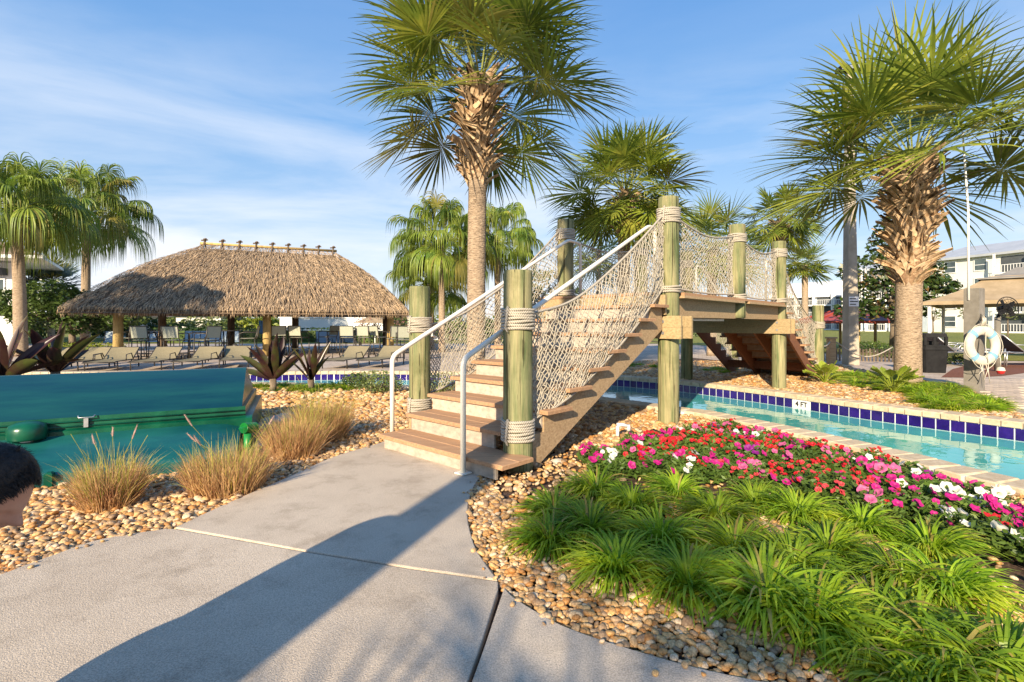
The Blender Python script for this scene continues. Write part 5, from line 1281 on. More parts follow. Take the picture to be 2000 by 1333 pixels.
for q_ in range(4):
    pts = []
    for i in range(9):
        a = math.pi/4+q_*math.pi/2+i/8*math.pi/2; rr_ = RR_+.085+.05*math.sin(math.pi*i/8); pts.append(cc+(rx_*math.cos(a)+rz2*math.sin(a))*rr_+nrm_*.02+Vector((0,0,-.02*math.sin(math.pi*i/8))))
    mb.tube(pts, .006, 5)
top_ = cc+rz2*(RR_+.06)
for k in range(5): mb.tube([top_+Vector((.02*k-.04,-.04,.02)), top_+Vector((.03*math.sin(k*2),-.05,.15)), pc_+Vector((0,-.14,1.32+.03*k))], .009, 5)
for k in range(4):
    b_ = cc-rz2*(RR_+.05)+Vector((.05*k-.09,-.03,0)); mb.tube([b_, b_+Vector((.02*(-1)**k,-.02,-.12)), b_+Vector((-.03*(-1)**k,0,-.20-.05*k))], .007, 5)
mb.tube([cc+Vector((.0,-.07,.25)), cc+Vector((-.03,-.09,.0)), cc+Vector((.02,-.09,-.30))], .007, 5)
mb.tube([cc+rx_*.28+Vector((.0,-.05,-.1)), cc+Vector((.27,-.06,-.24)), cc+Vector((.27,-.06,-.36))], .007, 5)
obj('rope', mb, M['ring'], lr, True)
mb = MB(); fc_ = Vector((8.78,9.2,.42)); mb.lathe(fc_, [(.0,.07),(.05,.055),(.068,.0)], 16, False); fo_ = obj('float', mb, M['ring'], lr, True); mb = MB(); mb.lathe(fc_, [(.068,.0),(.05,-.055),(.0,-.07)], 16, False); obj('float_base', mb, M['coralp'] if 'coralp' in M else M['red'], fo_, True)
# trash can
tc2 = thing('trash_can', (10.9,13.35,0), 'black plastic trash can with a square hood and two openings, right of the stout palm', 'trash can')
c = Vector((10.9,13.35,0)); an = R(-12); e1, e2 = Vector((math.cos(an),math.sin(an),0)), Vector((-math.sin(an),math.cos(an),0)); h_ = .27
def rbox(z0, z1, w0, w1):
    vs = []
    for z, w_ in ((z0,w0),(z1,w1)): vs += [c+e1*(sx_*w_)+e2*(sy_*w_)+Vector((0,0,z)) for sx_, sy_ in ((-.85,-1),(.85,-1),(1,-.85),(1,.85),(.85,1),(-.85,1),(-1,.85),(-1,-.85))]
    return vs, [tuple(range(7,-1,-1)), tuple(range(8,16))]+[(i,(i+1)%8,8+(i+1)%8,8+i) for i in range(8)]
mb = MB(); mb.add(*rbox(0,.60,.245,.28)); obj('bin', mb, M['black'], tc2)
mb = MB(); mb.add(*rbox(.60,.66,.305,.30)); mb.add(*rbox(.66,.72,.27,.268))
for sx_ in (-1,1):
    for sy_ in (-1,1): mb.frame(c+e1*(sx_*.265-.03*(sx_+1))+e2*(sy_*.265-.03*(sy_+1))+Vector((0,0,.72)), e1*.06, e2*.06, (0,0,.22))
mb.frame(c-e1*.06-e2*.26+Vector((0,0,.72)), e1*.07, e2*.02, (0,0,.22)); mb.add(*rbox(.92,1.02,.27,.255)); mb.frame(c-e1*.2+e2*.0+Vector((0,0,.72)), e1*.4, e2*.02, (0,0,.1))
obj('hood', mb, M['black'], tc2)
# rope barrier post and rope, picket fence
fp = thing('rope_barrier_post', (9.6,15.4,0), 'short square wooden post carrying a drooping rope, left of the lamp post', 'post')
mb = MB(); mb.frame((9.51,15.31,0),(.18,0,0),(0,.18,0),(0,0,.82),.01); obj('shaft', mb, M['beam'], fp); mb = MB(); mb.frame((9.48,15.28,.82),(.24,0,0),(0,.24,0),(0,0,.05),.01); obj('cap', mb, M['beam'], fp)
mb = MB(); a_, b_ = Vector((9.7,15.3,.72)), Vector((11.6,15.6,.56)); mb.tube([a_.lerp(b_, i/12)+Vector((0,0,-.36*math.sin(math.pi*i/12))) for i in range(13)], .018, 6)
a_, b_ = Vector((9.5,15.3,.72)), B(I0+.05,.25,.9); mb.tube([a_.lerp(b_, i/8)+Vector((0,0,-.15*math.sin(math.pi*i/8))) for i in range(9)], .018, 6)
tag(obj('barrier_rope', mb, M['ropex'], None, True), 'drooping white rope strung from the short wooden post towards the stout palm', 'rope')
fn = thing('picket_fence', (10.6,17.2,0), 'low weathered picket edging fence behind the lamp post', 'fence'); pk = MB(); pk.frame((-.03,-.012,0),(.06,0,0),(0,.024,0),(0,0,.44),.008); pkm = pk.mesh('picket', M['bark'])
for i in range(38): o = link('picket', pkm, fn); t = i/37; o.location = (9.6+3.6*t, 17.6-.9*t*t, rnd.uniform(-.02,.01)); o.rotation_euler = (0,rnd.gauss(0,.03),-.2)
mb = MB(); mb.tube([(9.55+3.7*i/8, 17.63-.9*(i/8)**2, .30) for i in range(9)], .015, 6); obj('wire', mb, M['bark'], fn)
# split-leaf philodendrons
def phil(px, py, r, h, lb, seed):
    c = G(px, py); rn = random.Random(seed); root = thing('philodendron', c, lb, 'shrub')
    for k in range(26):
        a = k*2.4+rn.gauss(0,.2); el_ = rn.uniform(.35,1.3); ll = r*rn.uniform(.8,1.15)*(1 if el_ < .9 else h/r); d = Vector((math.cos(a)*math.cos(el_), math.sin(a)*math.cos(el_), math.sin(el_)))
        e_ = c+d*ll*.75; q = MB(); q.tube([c, c.lerp(e_,.5)+Vector((0,0,.03)), e_], .008, 5, False)
        s_ = d.cross(Vector((0,0,1))).normalized(); u_ = (d+Vector((0,0,-.5))).normalized(); nn_ = 9; LL = r*.48
        for j in range(nn_):
            t = j/(nn_-1); b_ = e_+u_*LL*t
            for sg in (-1,1):
                ln_ = LL*.55*math.sin(math.pi*(t*.8+.15)); dd = (s_*sg*.9+u_*.55).normalized(); q.strip([b_, b_+dd*ln_*.5, b_+dd*ln_+Vector((0,0,-.02))], [.028,.034,.004], [u_,u_,u_])
        q.tube([e_, e_+u_*LL], .005, 4, False); obj('leaf', q, M['phil'], root)
phil(1612, 752, .42, .42, 'yellow-green split-leaf philodendron at the foot of the far stairs', 1)
phil(1745, 770, .46, .46, 'yellow-green split-leaf philodendron in front of the stout palm trunk', 2)
shrub(1700, 690, .8, .55, 'dense low dark green shrub behind the rope and picket fence', 11, 'dark', 900, .05)
shrub(1755, 700, .5, .4, 'low shrub between the stout palm and the picket fence', 12, 'bush', 500, .05)
# mulch ring, loungers, shade pavilion, fan
sheet('mulch_bed', [tuple(G(a,b_).xy) for a,b_ in ((1838,738),(1860,722),(1900,712),(2050,708),(2060,722),(1960,735),(1900,739))], .010, M['redm'] if 'redm' in M else M['mulch'])
shrub(1850, 712, .5, .34, 'small dark shrub beside the black trash can', 13, 'dark', 400, .04); shrub(1905, 715, .6, .3, 'low ground shrub behind the life ring post', 14, 'dark', 400, .04)
LG = lounger_proto('sun_lounger', 'charcoal sling lounger seen between the trash can and the life ring', 'sun lounger', M['slingk'], M['bolt'], .75, 'charcoal loungers on the lawn edge', .36)
ix = index(); LG.location = (14.6,15.2,.01); LG.rotation_euler = (0,0,R(78)); LG.scale = (1.15,1.15,1.15)
copy_tree(LG, (16.35,14.9,.01), R(78), 1.15, 'charcoal sling lounger at the right edge beyond the life ring', None, ix); copy_tree(LG, (15.9,16.8,.01), R(78), 1.15, 'charcoal sling lounger farthest back, behind the life ring', None, ix)
M['canvas'] = mat('tan_canvas', (.36,.27,.16), (.46,.35,.22), 3, .85, trans=.15); M['canvast'] = mat('grey_canvas', (.19,.18,.165), (.25,.24,.22), 3, .85)
pv = thing('shade_pavilion', (16.4,17.6,0), 'two-tier tan and grey canvas shade pavilion at the right edge', 'pavilion')
def hipcone(c, half, z0, z1, topf, skirt, mt, nm):
    mb = MB(); a = [c+Vector((sx_*half, sy_*half, z0)) for sx_, sy_ in ((-1.41,0),(0,-1.41),(1.41,0),(0,1.41))]; t_ = [c+Vector((sx_*half*topf, sy_*half*topf, z1)) for sx_, sy_ in ((-1.41,0),(0,-1.41),(1.41,0),(0,1.41))]
    for i in range(4):
        n_ = 6; j = (i+1)%4; vs = []
        for u in range(n_+1):
            for v in range(n_+1):
                p = a[i].lerp(a[j], u/n_).lerp(t_[i].lerp(t_[j], u/n_), v/n_); vs.append(p-Vector((0,0,.10*math.sin(math.pi*v/n_))))
        mb.add(vs, [(u*(n_+1)+v,(u+1)*(n_+1)+v,(u+1)*(n_+1)+v+1,u*(n_+1)+v+1) for u in range(n_) for v in range(n_)])
        mb.add([a[i]-Vector((0,0,skirt)), a[j]-Vector((0,0,skirt)), a[j], a[i]], [(0,1,2,3)])
    return obj(nm, mb, mt, pv)
cP = Vector((19.0,19.2,0)); hipcone(cP, 2.55, 2.1, 3.05, .30, .13, M['canvas'], 'lower_canopy'); hipcone(cP, 1.1, 2.98, 3.4, .05, .05, M['canvast'], 'upper_canopy')
for sx_, sy_ in ((-1,0),(0,-1),(1,0),(0,1)): mb = MB(); q0 = cP+Vector((sx_*3.35, sy_*3.35, 0)); mb.tube([q0, q0+Vector((0,0,2.12))], .06, 10); obj('post', mb, M['white'], pv, True)
fnn = thing('mist_fan', (12.9,13.6,0), 'black caged mist fan on a grey pole under the tan canopy', 'fan'); mb = MB(); c = Vector((12.9,13.6,0)); mb.tube([c, c+Vector((0,0,1.45))], .07, 12); obj('pole', mb, M['postg'], fnn, True)
fcn = c+Vector((.06,-.22,1.68)); fnr = Vector((-.1,-1,.1)).normalized(); fx = Vector((1,0,0)); fz = Vector((0,.1,1)).normalized(); mb = MB()
for rr_ in (.08,.15,.22,.29): mb.tube([fcn+fx*rr_*math.cos(i*.2618)+fz*rr_*math.sin(i*.2618)+fnr*(.08-.08*(rr_/.29)**2) for i in range(25)], .006 if rr_ < .28 else .012, 5, False)
for i in range(16): a = i*math.pi/8; mb.tube([fcn+fnr*.08, fcn+(fx*math.cos(a)+fz*math.sin(a))*.29], .004, 4)
obj('cage', mb, M['black'], fnn)
for i in range(4): a = i*math.pi/2+.4; d_ = fx*math.cos(a)+fz*math.sin(a); e_ = fx*-math.sin(a)+fz*math.cos(a); mb = MB(); mb.frame(fcn-fnr*.05+d_*.04-e_*.02, d_*.21, e_*.12+fnr*.04, fnr*.006); obj('blade', mb, M['black'], fnn)
mb = MB(); mb.tube([fcn-fnr*.02, fcn-fnr*.28], [.09,.07], 12); mb.tube([fcn-fnr*.2, c+Vector((0,0,1.42))], .035, 8); obj('motor', mb, M['black'], fnn, True)
# red-roofed gazebo
M['rroof'] = mat('red_metal_roof', (.30,.05,.035), (.38,.075,.05), 3, .45)
gz = thing('gazebo', (16.4,26,0), 'small red-roofed gazebo behind the lamp post', 'gazebo'); cg = Vector((17.1,26,0)); mb = MB(); n_ = 8; er = 2.35
rim = [cg+Vector((math.cos(i*math.pi/4+.39)*er, math.sin(i*math.pi/4+.39)*er, 1.42)) for i in range(8)]; ap = cg+Vector((0,0,2.15)); mb.add(rim+[ap]+[p-Vector((0,0,.12)) for p in rim], [(i,(i+1)%8,8) for i in range(8)]+[(9+i,9+(i+1)%8,(i+1)%8,i) for i in range(8)]+[tuple(9+i for i in range(7,-1,-1))]); obj('roof', mb, M['rroof'], gz)
for i in range(8): mb = MB(); mb.tube([rim[i]+Vector((0,0,.03)), ap+Vector((0,0,.03))], .035, 5); obj('hip_cap', mb, M['rroof'], gz)
for i in range(8): mb = MB(); p = cg+(rim[i]-cg)*.88; mb.tube([(p.x,p.y,0),(p.x,p.y,1.4)], .07, 6); obj('post', mb, M['hutpost'], gz, True)

# ================================================================ BUILDINGS
M['stucco'] = mat('pale_stucco', (.62,.61,.56), (.70,.69,.64), .4, .9, .004, 20); M['stuccob'] = mat('grey_blue_siding', (.36,.42,.46), (.44,.50,.54), .5, .9); M['trim'] = mat('white_trim', (.76,.76,.74), (.8,.8,.78), 2, .7)
M['glass'] = mat('window_glass', (.035,.05,.055), (.09,.12,.12), .6, .08, spec=.8); M['mroof'] = mat('grey_metal_roof', (.36,.38,.40), (.44,.46,.48), .5, .5); M['shade'] = mat('dark_opening', (.05,.06,.065), (.08,.09,.10), .5, .8); M['wroof'] = mat('white_roof', (.74,.74,.74), (.8,.8,.8), .5, .6)
M['troof'] = mat('terracotta_roof', (.24,.17,.13), (.34,.24,.18), 1.2, .9)
def facade(root, p0, p1, z0, z1, thick, mt, cols, floors, fh, kind, nm='wall'):
    p0, p1 = Vector(p0), Vector(p1); d = (p1-p0); L_ = d.length; u = d/L_; n_ = Vector((u.y,-u.x,0)); n_ = n_ if n_.dot(-p0) > 0 else -n_
    mb = MB(); mb.frame(p0+Vector((0,0,z0)), d, -n_*thick, (0,0,z1-z0)); obj(nm, mb, mt, root)
    for fl_ in range(floors):
        for (s_, w_, kd) in cols:
            zc = z0+fl_*fh+fh*.32; hh = 1.6 if kd == 'w' else 2.35
            if kd == 'w':
                c = p0+u*(s_*L_)+Vector((0,0,zc))+n_*.03; mb = MB()
                for (ox, oz, a, b_) in ((-.1,-.12,w_+.2,.12),(-.1,hh,w_+.2,.12),(-.1,0,.1,hh),(w_,0,.1,hh),(0,hh*.48,w_,.08)): mb.frame(c+u*ox+Vector((0,0,oz)), u*a, n_*.08, (0,0,b_))
                w = obj('window', mb, M['trim'], root); mb = MB(); mb.frame(c+n_*.0, u*w_, n_*.03, (0,0,hh)); obj('pane', mb, M['glass'], w)
            else:
                c = p0+u*(s_*L_)+Vector((0,0,z0+fl_*fh+.25)); mb = MB(); mb.frame(c+n_*.01, u*w_, n_*.06, (0,0,hh)); w = obj('balcony_recess', mb, M['shade'], root)  # flat dark panel stands for the shade in the balcony recess
                mb = MB(); mb.frame(c-u*.3-Vector((0,0,.3)), u*(w_+.6), n_*1.5, (0,0,.28)); obj('balcony_slab', mb, M['trim'], root)
                mb = MB(); mb.frame(c-u*.3+n_*1.42+Vector((0,0,1.0)), u*(w_+.6), n_*.06, (0,0,.07))
                for k in range(int(w_/.35)+2): mb.frame(c-u*.28+u*k*.35+n_*1.43, u*.05, n_*.04, (0,0,1.0))
                mb.frame(c-u*.3+n_*1.2, u*.22, n_*.22, (0,0,hh+.35)); mb.frame(c+u*(w_+.1)+n_*1.2, u*.22, n_*.22, (0,0,hh+.35)); obj('railing', mb, M['trim'], root)
ab = thing('apartment_building', (72,80,0), 'four-storey pale apartment block with balconies behind the lawn at right', 'building')
fh = 2.85; H4 = 11.6
facade(ab, (68.6,84.5,0), (74.4,67.0,0), 0, H4, 10, M['stucco'], [(.14,1.5,'w'),(.36,1.5,'w'),(.54,4.0,'b'),(.84,1.4,'w'),(.93,1.4,'w')], 4, fh, 0)
facade(ab, (74.6,68.0,0), (78,50,0), 0, H4, 10, M['stucco'], [(.2,1.5,'w'),(.4,4,'b')], 4, fh, 0)
facade(ab, (62.0,96,0), (69.0,88.5,0), 0, H4-.4, 8, M['stuccob'], [(.05,2.6,'b'),(.40,2.6,'b'),(.74,2.3,'b')], 4, fh, 0)
facade(ab, (66.8,90,0), (68.4,84.4,0), 0, H4-.2, 8, M['stuccob'], [(.15,3.6,'b')], 4, fh, 0)
mb = MB()
def roofs(a, b_, z, ov_, dep, rise):
    a, b_ = Vector(a), Vector(b_); u = (b_-a).normalized(); n_ = Vector((u.y,-u.x,0)); n_ = n_ if n_.dot(-a) > 0 else -n_
    e0, e1 = a+n_*ov_-u*ov_+Vector((0,0,z)), b_+n_*ov_+u*ov_+Vector((0,0,z)); r0_, r1_ = a-n_*dep+Vector((0,0,z+rise)), b_-n_*dep+Vector((0,0,z+rise)); dn = Vector((0,0,-.35))
    mb.add([e0,e1,r1_,r0_,e0+dn,e1+dn,r1_+dn,r0_+dn], [(0,1,2,3),(7,6,5,4),(4,5,1,0),(5,6,2,1),(6,7,3,2),(7,4,0,3)])
roofs((68.6,84.5,0),(74.4,67.0,0), H4+.2, .7, 9, 2.6); roofs((74.6,68,0),(78,50,0), H4+.5, .7, 9, 2.4); roofs((62,96,0),(69,88.5,0), H4-.3, .7, 7, 1.8)
obj('roof', mb, M['mroof'], ab)
wb = thing('long_white_building', (72,118,0), 'long low-roofed white and blue apartment wing behind the far bridge post', 'building')
facade(wb, (63,122,0), (80,104,0), 0, 8.2, 8, M['stuccob'], [(.05,3,'b'),(.2,3,'b'),(.35,3,'b'),(.5,3,'b'),(.65,3,'b'),(.8,3,'b')], 3, 2.7, 0)
mb = MB(); a, b_ = Vector((61,122,8.2)), Vector((81,104,8.4)); mb.add([a,b_,b_+Vector((3,12,3.6)),a+Vector((10,8,3.4)),a-Vector((0,0,.9)),b_-Vector((0,0,.9))], [(0,1,2,3),(4,5,1,0)]); obj('roof', mb, M['wroof'], wb)
for px_, Y_, sd_, lb in ((1822,45,1,'young tree left of the building windows'),(1884,44,2,'young tree beside the life ring mast'),(1968,42,3,'thin young tree at the right edge by the fan')):
    tree('young_tree', ((px_-1000)/1000*Y_, Y_, 0), [((0,0,3.0),(.8,.8,.9)),((.3,0,2.1),(.7,.7,.5)),((-.3,0,3.9),(.5,.5,.5))], .16, 'bush', lb, 'tree', .06, 1.6, 70+sd_, dens=.35)
# white house at left
wh = thing('white_house', (-32,31,0), 'white house with a tiled roof and deep eave at the left edge', 'building')
mb = MB(); mb.prism([(-44,26.2),(-28.6,29.4),(-35,36.5),(-50,33)], 0, 4.8); obj('wall', mb, M['trim'], wh)
hu = Vector((15.4,3.2,0)).normalized(); hn = Vector((hu.y,-hu.x,0))
for d_ in (.45, 1.7, 3.4):
    c = Vector((-28.6,29.4,2.3))-hu*(d_+.7)+hn*.06; mb = MB(); mb.frame(c, hu*.75, hn*-.05, (0,0,1.6)); w = obj('window', mb, M['trim'], wh); mb = MB(); mb.frame(c+hu*.09+hn*.02+Vector((0,0,.09)), hu*.57, hn*-.03, (0,0,1.42)); obj('pane', mb, M['glass'], w)
mb = MB(); mb.frame(Vector((-28.9,29.4,4.05))-hu*2.4, hu*2.4, hn*.5, (0,0,.4)); obj('awning', mb, M['shade'], wh)
mb = MB(); ev = [(-47,23.6),(-25.6,27.9),(-33,38.5),(-53,35)]; mb.prism(ev, 4.85, 5.02); obj('eave', mb, M['trim'], wh)
mb = MB(); a = [Vector((p[0],p[1],5.03)) for p in ev]+[Vector((-45,30,7.4)),Vector((-35,32,7.4))]; mb.add(a, [(0,1,5,4),(1,2,5),(2,3,4,5),(3,0,4),(3,2,1,0)]); obj('roof', mb, M['troof'], wh)
mb = MB(); mb.tube([(-27.0,28.0,0),(-27.0,28.0,4.85)], .16, 10); obj('porch_post', mb, M['frame'], wh, True)
# things behind the hut
def hedge(nm, poly_a, poly_b, h, dep, leaf, lb, seed, sz=.06, dens=1.0):
    rn = random.Random(seed); a, b_ = Vector(poly_a), Vector(poly_b); root = thing(nm, (a+b_)/2, lb, 'hedge'); q = MB(); L_ = (b_-a).length; u = (b_-a)/L_; n_ = Vector((-u.y,u.x,0))
    for _ in range(int(L_*(h+dep)*dens*.9/(sz*sz)/2.2)):
        s_ = rn.random()*L_; top = rn.random() < .5; zz = h*(1+.10*mn.noise(Vector((s_*1.5,seed,0)))); p = a+u*s_+n_*(rn.uniform(-.5,.5)*dep if top else -.5*dep+rn.gauss(0,.03))+Vector((0,0,zz+rn.gauss(0,.03) if top else rn.uniform(0,zz)))
        v = Vector((rn.gauss(0,1),rn.gauss(0,1),rn.gauss(0,.7))).normalized(); q.leaf(p, v*sz*rn.uniform(.7,1.2), v.orthogonal().normalized()*sz*.5)
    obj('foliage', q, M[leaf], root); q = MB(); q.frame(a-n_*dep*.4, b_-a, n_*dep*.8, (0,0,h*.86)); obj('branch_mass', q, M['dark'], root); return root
hedge('hedge', (-17.2,18.6,0), (-14.4,18.9,0), .50, .7, 'hedge', 'sunlit yellow-green clipped hedge left of the first hut post', 1)
hedge('hedge', (-19.5,21.2,0), (-17.3,21.4,0), .45, .7, 'hedge', 'yellow-green clipped hedge behind the bronze cordyline', 2)
hedge('hedge', (-25,36,0), (-9.2,36,0), .95, 1.0, 'dark', 'long dark clipped hedge in front of the white wall behind the hut', 3, .1, .8)
wl = thing('white_wall', (-13.5,41,0), 'long white wall seen under the right half of the thatched roof', 'wall'); mb = MB(); mb.frame((-18.6,41,0),(8.3,0,0),(0,.3,0),(0,0,1.75)); obj('panel', mb, M['trim'], wl); mb = MB(); mb.frame((-18.7,40.95,1.75),(8.5,0,0),(0,.4,0),(0,0,.1)); obj('cap', mb, M['trim'], wl)
for (x0, Y_, w_, h_, lb) in ((-31.5,48,4.2,2.1,'low cream house with a grey hip roof seen between the left hut posts'),(-38.5,47,4.0,2.0,'low white house with a brown roof left of the first hut post'),(-22,60,6,2.2,'distant pale house behind the hut, beyond the hedge')):
    hs_ = thing('house', (x0+w_/2,Y_,0), lb, 'building'); mb = MB(); mb.frame((x0,Y_,0),(w_,0,0),(0,4,0),(0,0,h_)); obj('wall', mb, M['stucco'], hs_)
    mb = MB(); z_ = h_; a = [Vector(v) for v in ((x0-.5,Y_-.5,z_),(x0+w_+.5,Y_-.5,z_),(x0+w_+.5,Y_+4.5,z_),(x0-.5,Y_+4.5,z_),(x0+w_*.35,Y_+2,z_+1.1),(x0+w_*.65,Y_+2,z_+1.1))]; mb.add(a, [(0,1,5,4),(1,2,5),(2,3,4,5),(3,0,4),(3,2,1,0)]); obj('roof', mb, M['troof'] if x0 < -35 else M['mroof'], hs_)
    for k in (.25,.65): mb = MB(); mb.frame((x0+w_*k,Y_-.05,.6),(.8,0,0),(0,.05,0),(0,0,1.0)); obj('window', mb, M['glass'], hs_)
um = thing('market_umbrella', (-9.4,34,0), 'tan market umbrella beyond the right hut posts', 'umbrella'); c = Vector((-9.1,34,0)); mb = MB(); rim = [c+Vector((math.cos(i*math.pi/4)*1.4, math.sin(i*math.pi/4)*1.4, 1.35)) for i in range(8)]; mb.add(rim+[c+Vector((0,0,1.95))], [(i,(i+1)%8,8) for i in range(8)]); obj('canopy', mb, M['canvas'], um); mb = MB(); mb.tube([c, c+Vector((0,0,1.95))], .04, 8); obj('pole', mb, M['white'], um)
rnT = random.Random(77)
tree('sea_grape_tree', (-19.6,22.8,0), [((0,0,2.1),(1.5,1.2,.75)),((-1.6,0,1.7),(1.2,1,.8)),((1.4,0,1.9),(1.3,1,.6)),((2.5,0,1.5),(.9,.8,.4)),((-2.6,0,2.2),(1.2,1,.7)),((.4,0,1.2),(1.2,.8,.4)),((-1.0,0,2.7),(1.2,1,.5)),((1.8,0,2.3),(1.0,1,.4))], .10, 'dark', 'broad dark spreading tree behind the leftmost palm trunk and cordyline', 'tree', .14, 1.0, 81, dens=2.2)
tree('oak_tree', (2.5,34,0), [((0,0,3.9),(1.6,1.4,1.1)),((-1.2,0,3.0),(1.3,1.2,.9)),((1.3,0,3.0),(1.2,1.2,.8)),((0,0,2.4),(1.7,1.3,.8))], .16, 'bush', 'rounded green tree behind the top of the bridge stairs, right of the tall palm', 'tree', .2, 1.8, 82)
for k, (px_, Y_, tz, wr, lf, lb) in enumerate(((560,52,2.0,3.2,'bush','olive tree mass above the white wall, left part'),(470,50,2.2,3.4,'hedge','sunlit yellow-green tree behind the middle hut posts'),(400,46,1.6,2.4,'bush','olive tree right of the grey-roofed house'),(640,56,2.0,2.6,'dark','darker tree above the middle of the white wall'),
     (250,40,1.8,2.6,'dark','dark tree behind the leftmost hut post'),(320,55,2.2,3.0,'bush','tree behind the grey-roofed house'),(880,40,1.6,2.4,'bush','green tree low behind the tall palm trunk, left side'),(985,42,1.6,2.8,'dark','dark green tree low behind the bridge stairs'),(820,44,1.2,2.2,'dark','dark low tree behind the left stair post'),
     (1090,46,1.5,3.0,'bush','green tree under the netting behind the bridge'),(1180,50,1.4,3.0,'dark','dark tree behind the bridge deck, left part'),(1300,52,1.5,3.2,'bush','green tree behind the bridge deck, middle part'),(1420,54,1.2,3.0,'dark','dark tree behind the bridge deck, right part'),(1530,60,1.0,3.0,'bush','green tree low between the far bridge posts'),(160,44,2.2,3.2,'dark','dark tree mass left of the thatched roof'),(40,46,2.0,3.6,'dark','dark tree mass behind the white house'))):
    tree('background_tree', ((px_-1000)/1000*Y_, Y_, 0), [((0,0,tz*.75),(wr,1.5,tz*.55)),((wr*.6,0,tz*.55),(wr*.6,1.2,tz*.5)),((-wr*.6,0,tz*.6),(wr*.6,1.2,tz*.45))], .2, lf, lb, 'tree', .15, tz*.4, 90+k, dens=1.1, group=None)
M['pinkl'] = leafm('pinkish_leaf', (.36,.16,.13), (.50,.28,.22), .3)
for px_, Y_, lb in ((711,33,'nearly bare pinkish young tree left of the dark right hut post'),(737,33.5,'nearly bare pinkish young tree beside the tan umbrella'),(776,34,'bare young tree beyond the rightmost hut post')):
    tree('bare_tree', ((px_-1000)/1000*Y_, Y_, 0), [((0,0,1.6),(.6,.5,.5)),((.35,0,1.35),(.45,.4,.3)),((-.35,0,1.4),(.45,.4,.3))], .06, 'pinkl', lb, 'tree', .045, .9, int(px_), dens=.12, limbs=9)
# far belt of trees on the horizon
rn = random.Random(3); q = MB()
for i in range(26000):
    a = rn.uniform(-.95,.95); Y_ = rn.uniform(175,185); X_ = Y_*math.tan(a); hz_ = 3.2+2.2*mn.noise(Vector((X_*.03,0,0)))+1.6*mn.noise(Vector((X_*.15,5,0))); z_ = hz_*rn.random()**.6
    v = Vector((rn.gauss(0,1),rn.gauss(0,.6),rn.gauss(0,.8))).normalized(); q.leaf(Vector((X_,Y_,z_)), v*.75, v.orthogonal().normalized()*.4)
o = obj('far_woods', q, M['dark']); o['kind'] = 'stuff'; o['label'] = 'far belt of dark trees along the horizon'; o['category'] = 'woods'
# pale planters and posts glimpsed under the bridge
for px_, Y_, r_, h_, lb in ((1172,15.2,.09,.55,'slim grey post beyond the river left of the tallest bridge post'),):
    tt_ = thing('bollard', ((px_-1000)/1000*Y_, Y_, 0), lb, 'bollard'); mb = MB(); mb.tube([tt_.location, Vector(tt_.location)+Vector((0,0,h_))], r_, 12); obj('shaft', mb, M['beam'], tt_, True); mb = MB(); c = Vector(tt_.location); mb.lathe(c, [(r_+.02,h_),(r_+.02,h_+.04),(.02,h_+.06)], 12); obj('cap', mb, M['beam'], tt_)
# fan palm beyond the left edge of the frame: it shades the thatch
palm('fan_palm', (-14.6, 10.8, 0), 5.2, .2, .17, 'drooping fan palm outside the left edge whose shadow falls on the thatched roof', 30, 1.5, 1.1, 'fanp', 2.1, seed=47, group='drooping fan palms', **FK)

# ================================================================ THE PERSON BENDING IN AT THE LEFT EDGE
def skin_mesh(verts, edges, radii, lv=2):      # tapered capsules, fused afterwards into one surface
    bm = bmesh.new(); rr = [(r_[0]+r_[1])/2 if hasattr(r_, '__len__') else r_ for r_ in radii]
    for v, r_ in zip(verts, rr): bmesh.ops.create_icosphere(bm, subdivisions=3, radius=r_*1.02, matrix=Matrix.Translation(Vector(v)))
    for a, b_ in edges:
        q = MB(); q.tube([Vector(verts[a]), Vector(verts[b_])], [rr[a], rr[b_]], 20); me = bpy.data.meshes.new('t'); me.from_pydata(q.v, [], q.f); bm.from_mesh(me)
    me = bpy.data.meshes.new('person_capsules'); bm.to_mesh(me); bm.free(); return me
def fuse(me, vs_, mt, it=8):
    o = bpy.data.objects.new('tmp_fuse', me); COL.objects.link(o); rm = o.modifiers.new('r','REMESH'); rm.mode = 'VOXEL'; rm.voxel_size = vs_; rm.use_smooth_shade = True
    if it: sm = o.modifiers.new('s','SMOOTH'); sm.iterations = it; sm.factor = .5
    dg = bpy.context.evaluated_depsgraph_get(); m2 = bpy.data.meshes.new_from_object(o.evaluated_get(dg)); bpy.data.objects.remove(o); m2.materials.clear(); m2.materials.append(mt); m2.polygons.foreach_set('use_smooth', [True]*len(m2.polygons)); return m2
HC = Vector((-1.272,1.24,.848)); F_ = Vector((.80,.06,-.60)).normalized(); S_ = Vector((0,-1,0)); S_ = (S_-F_*S_.dot(F_)).normalized(); U_ = S_.cross(F_)*-1
if U_.z < 0: U_ = -U_
def head_pt(th_, ph):      # th: 0 top..pi bottom, ph: angle from the face direction
    x = math.sin(th_)*math.cos(ph); y = math.sin(th_)*math.sin(ph); z = math.cos(th_)
    w_ = .077*(1-.22*max(0,-z)); l_ = .098
    fx = x*l_; sy = y*w_; uz = z*.118
    if x > 0:
        g = lambda cz, cy, sz_, sy2: math.exp(-((uz-cz)/sz_)**2-((sy-cy)/sy2)**2)
        fx += .034*g(-.028,0,.016,.013)+.014*g(-.010,0,.016,.009)+.006*g(.012,0,.010,.03)-.009*(g(-.004,.032,.012,.016)+g(-.004,-.032,.012,.016))
        fx += .008*g(-.055,0,.008,.022)+.012*g(-.092,0,.016,.025); fx -= .004*g(-.045,0,.004,.02)
        fx = min(fx, .140)
    else: fx *= 1.05
    return HC+(F_*fx+S_*sy+U_*uz)*.90
hv = []; hf = []; nt2, np2 = 72, 96
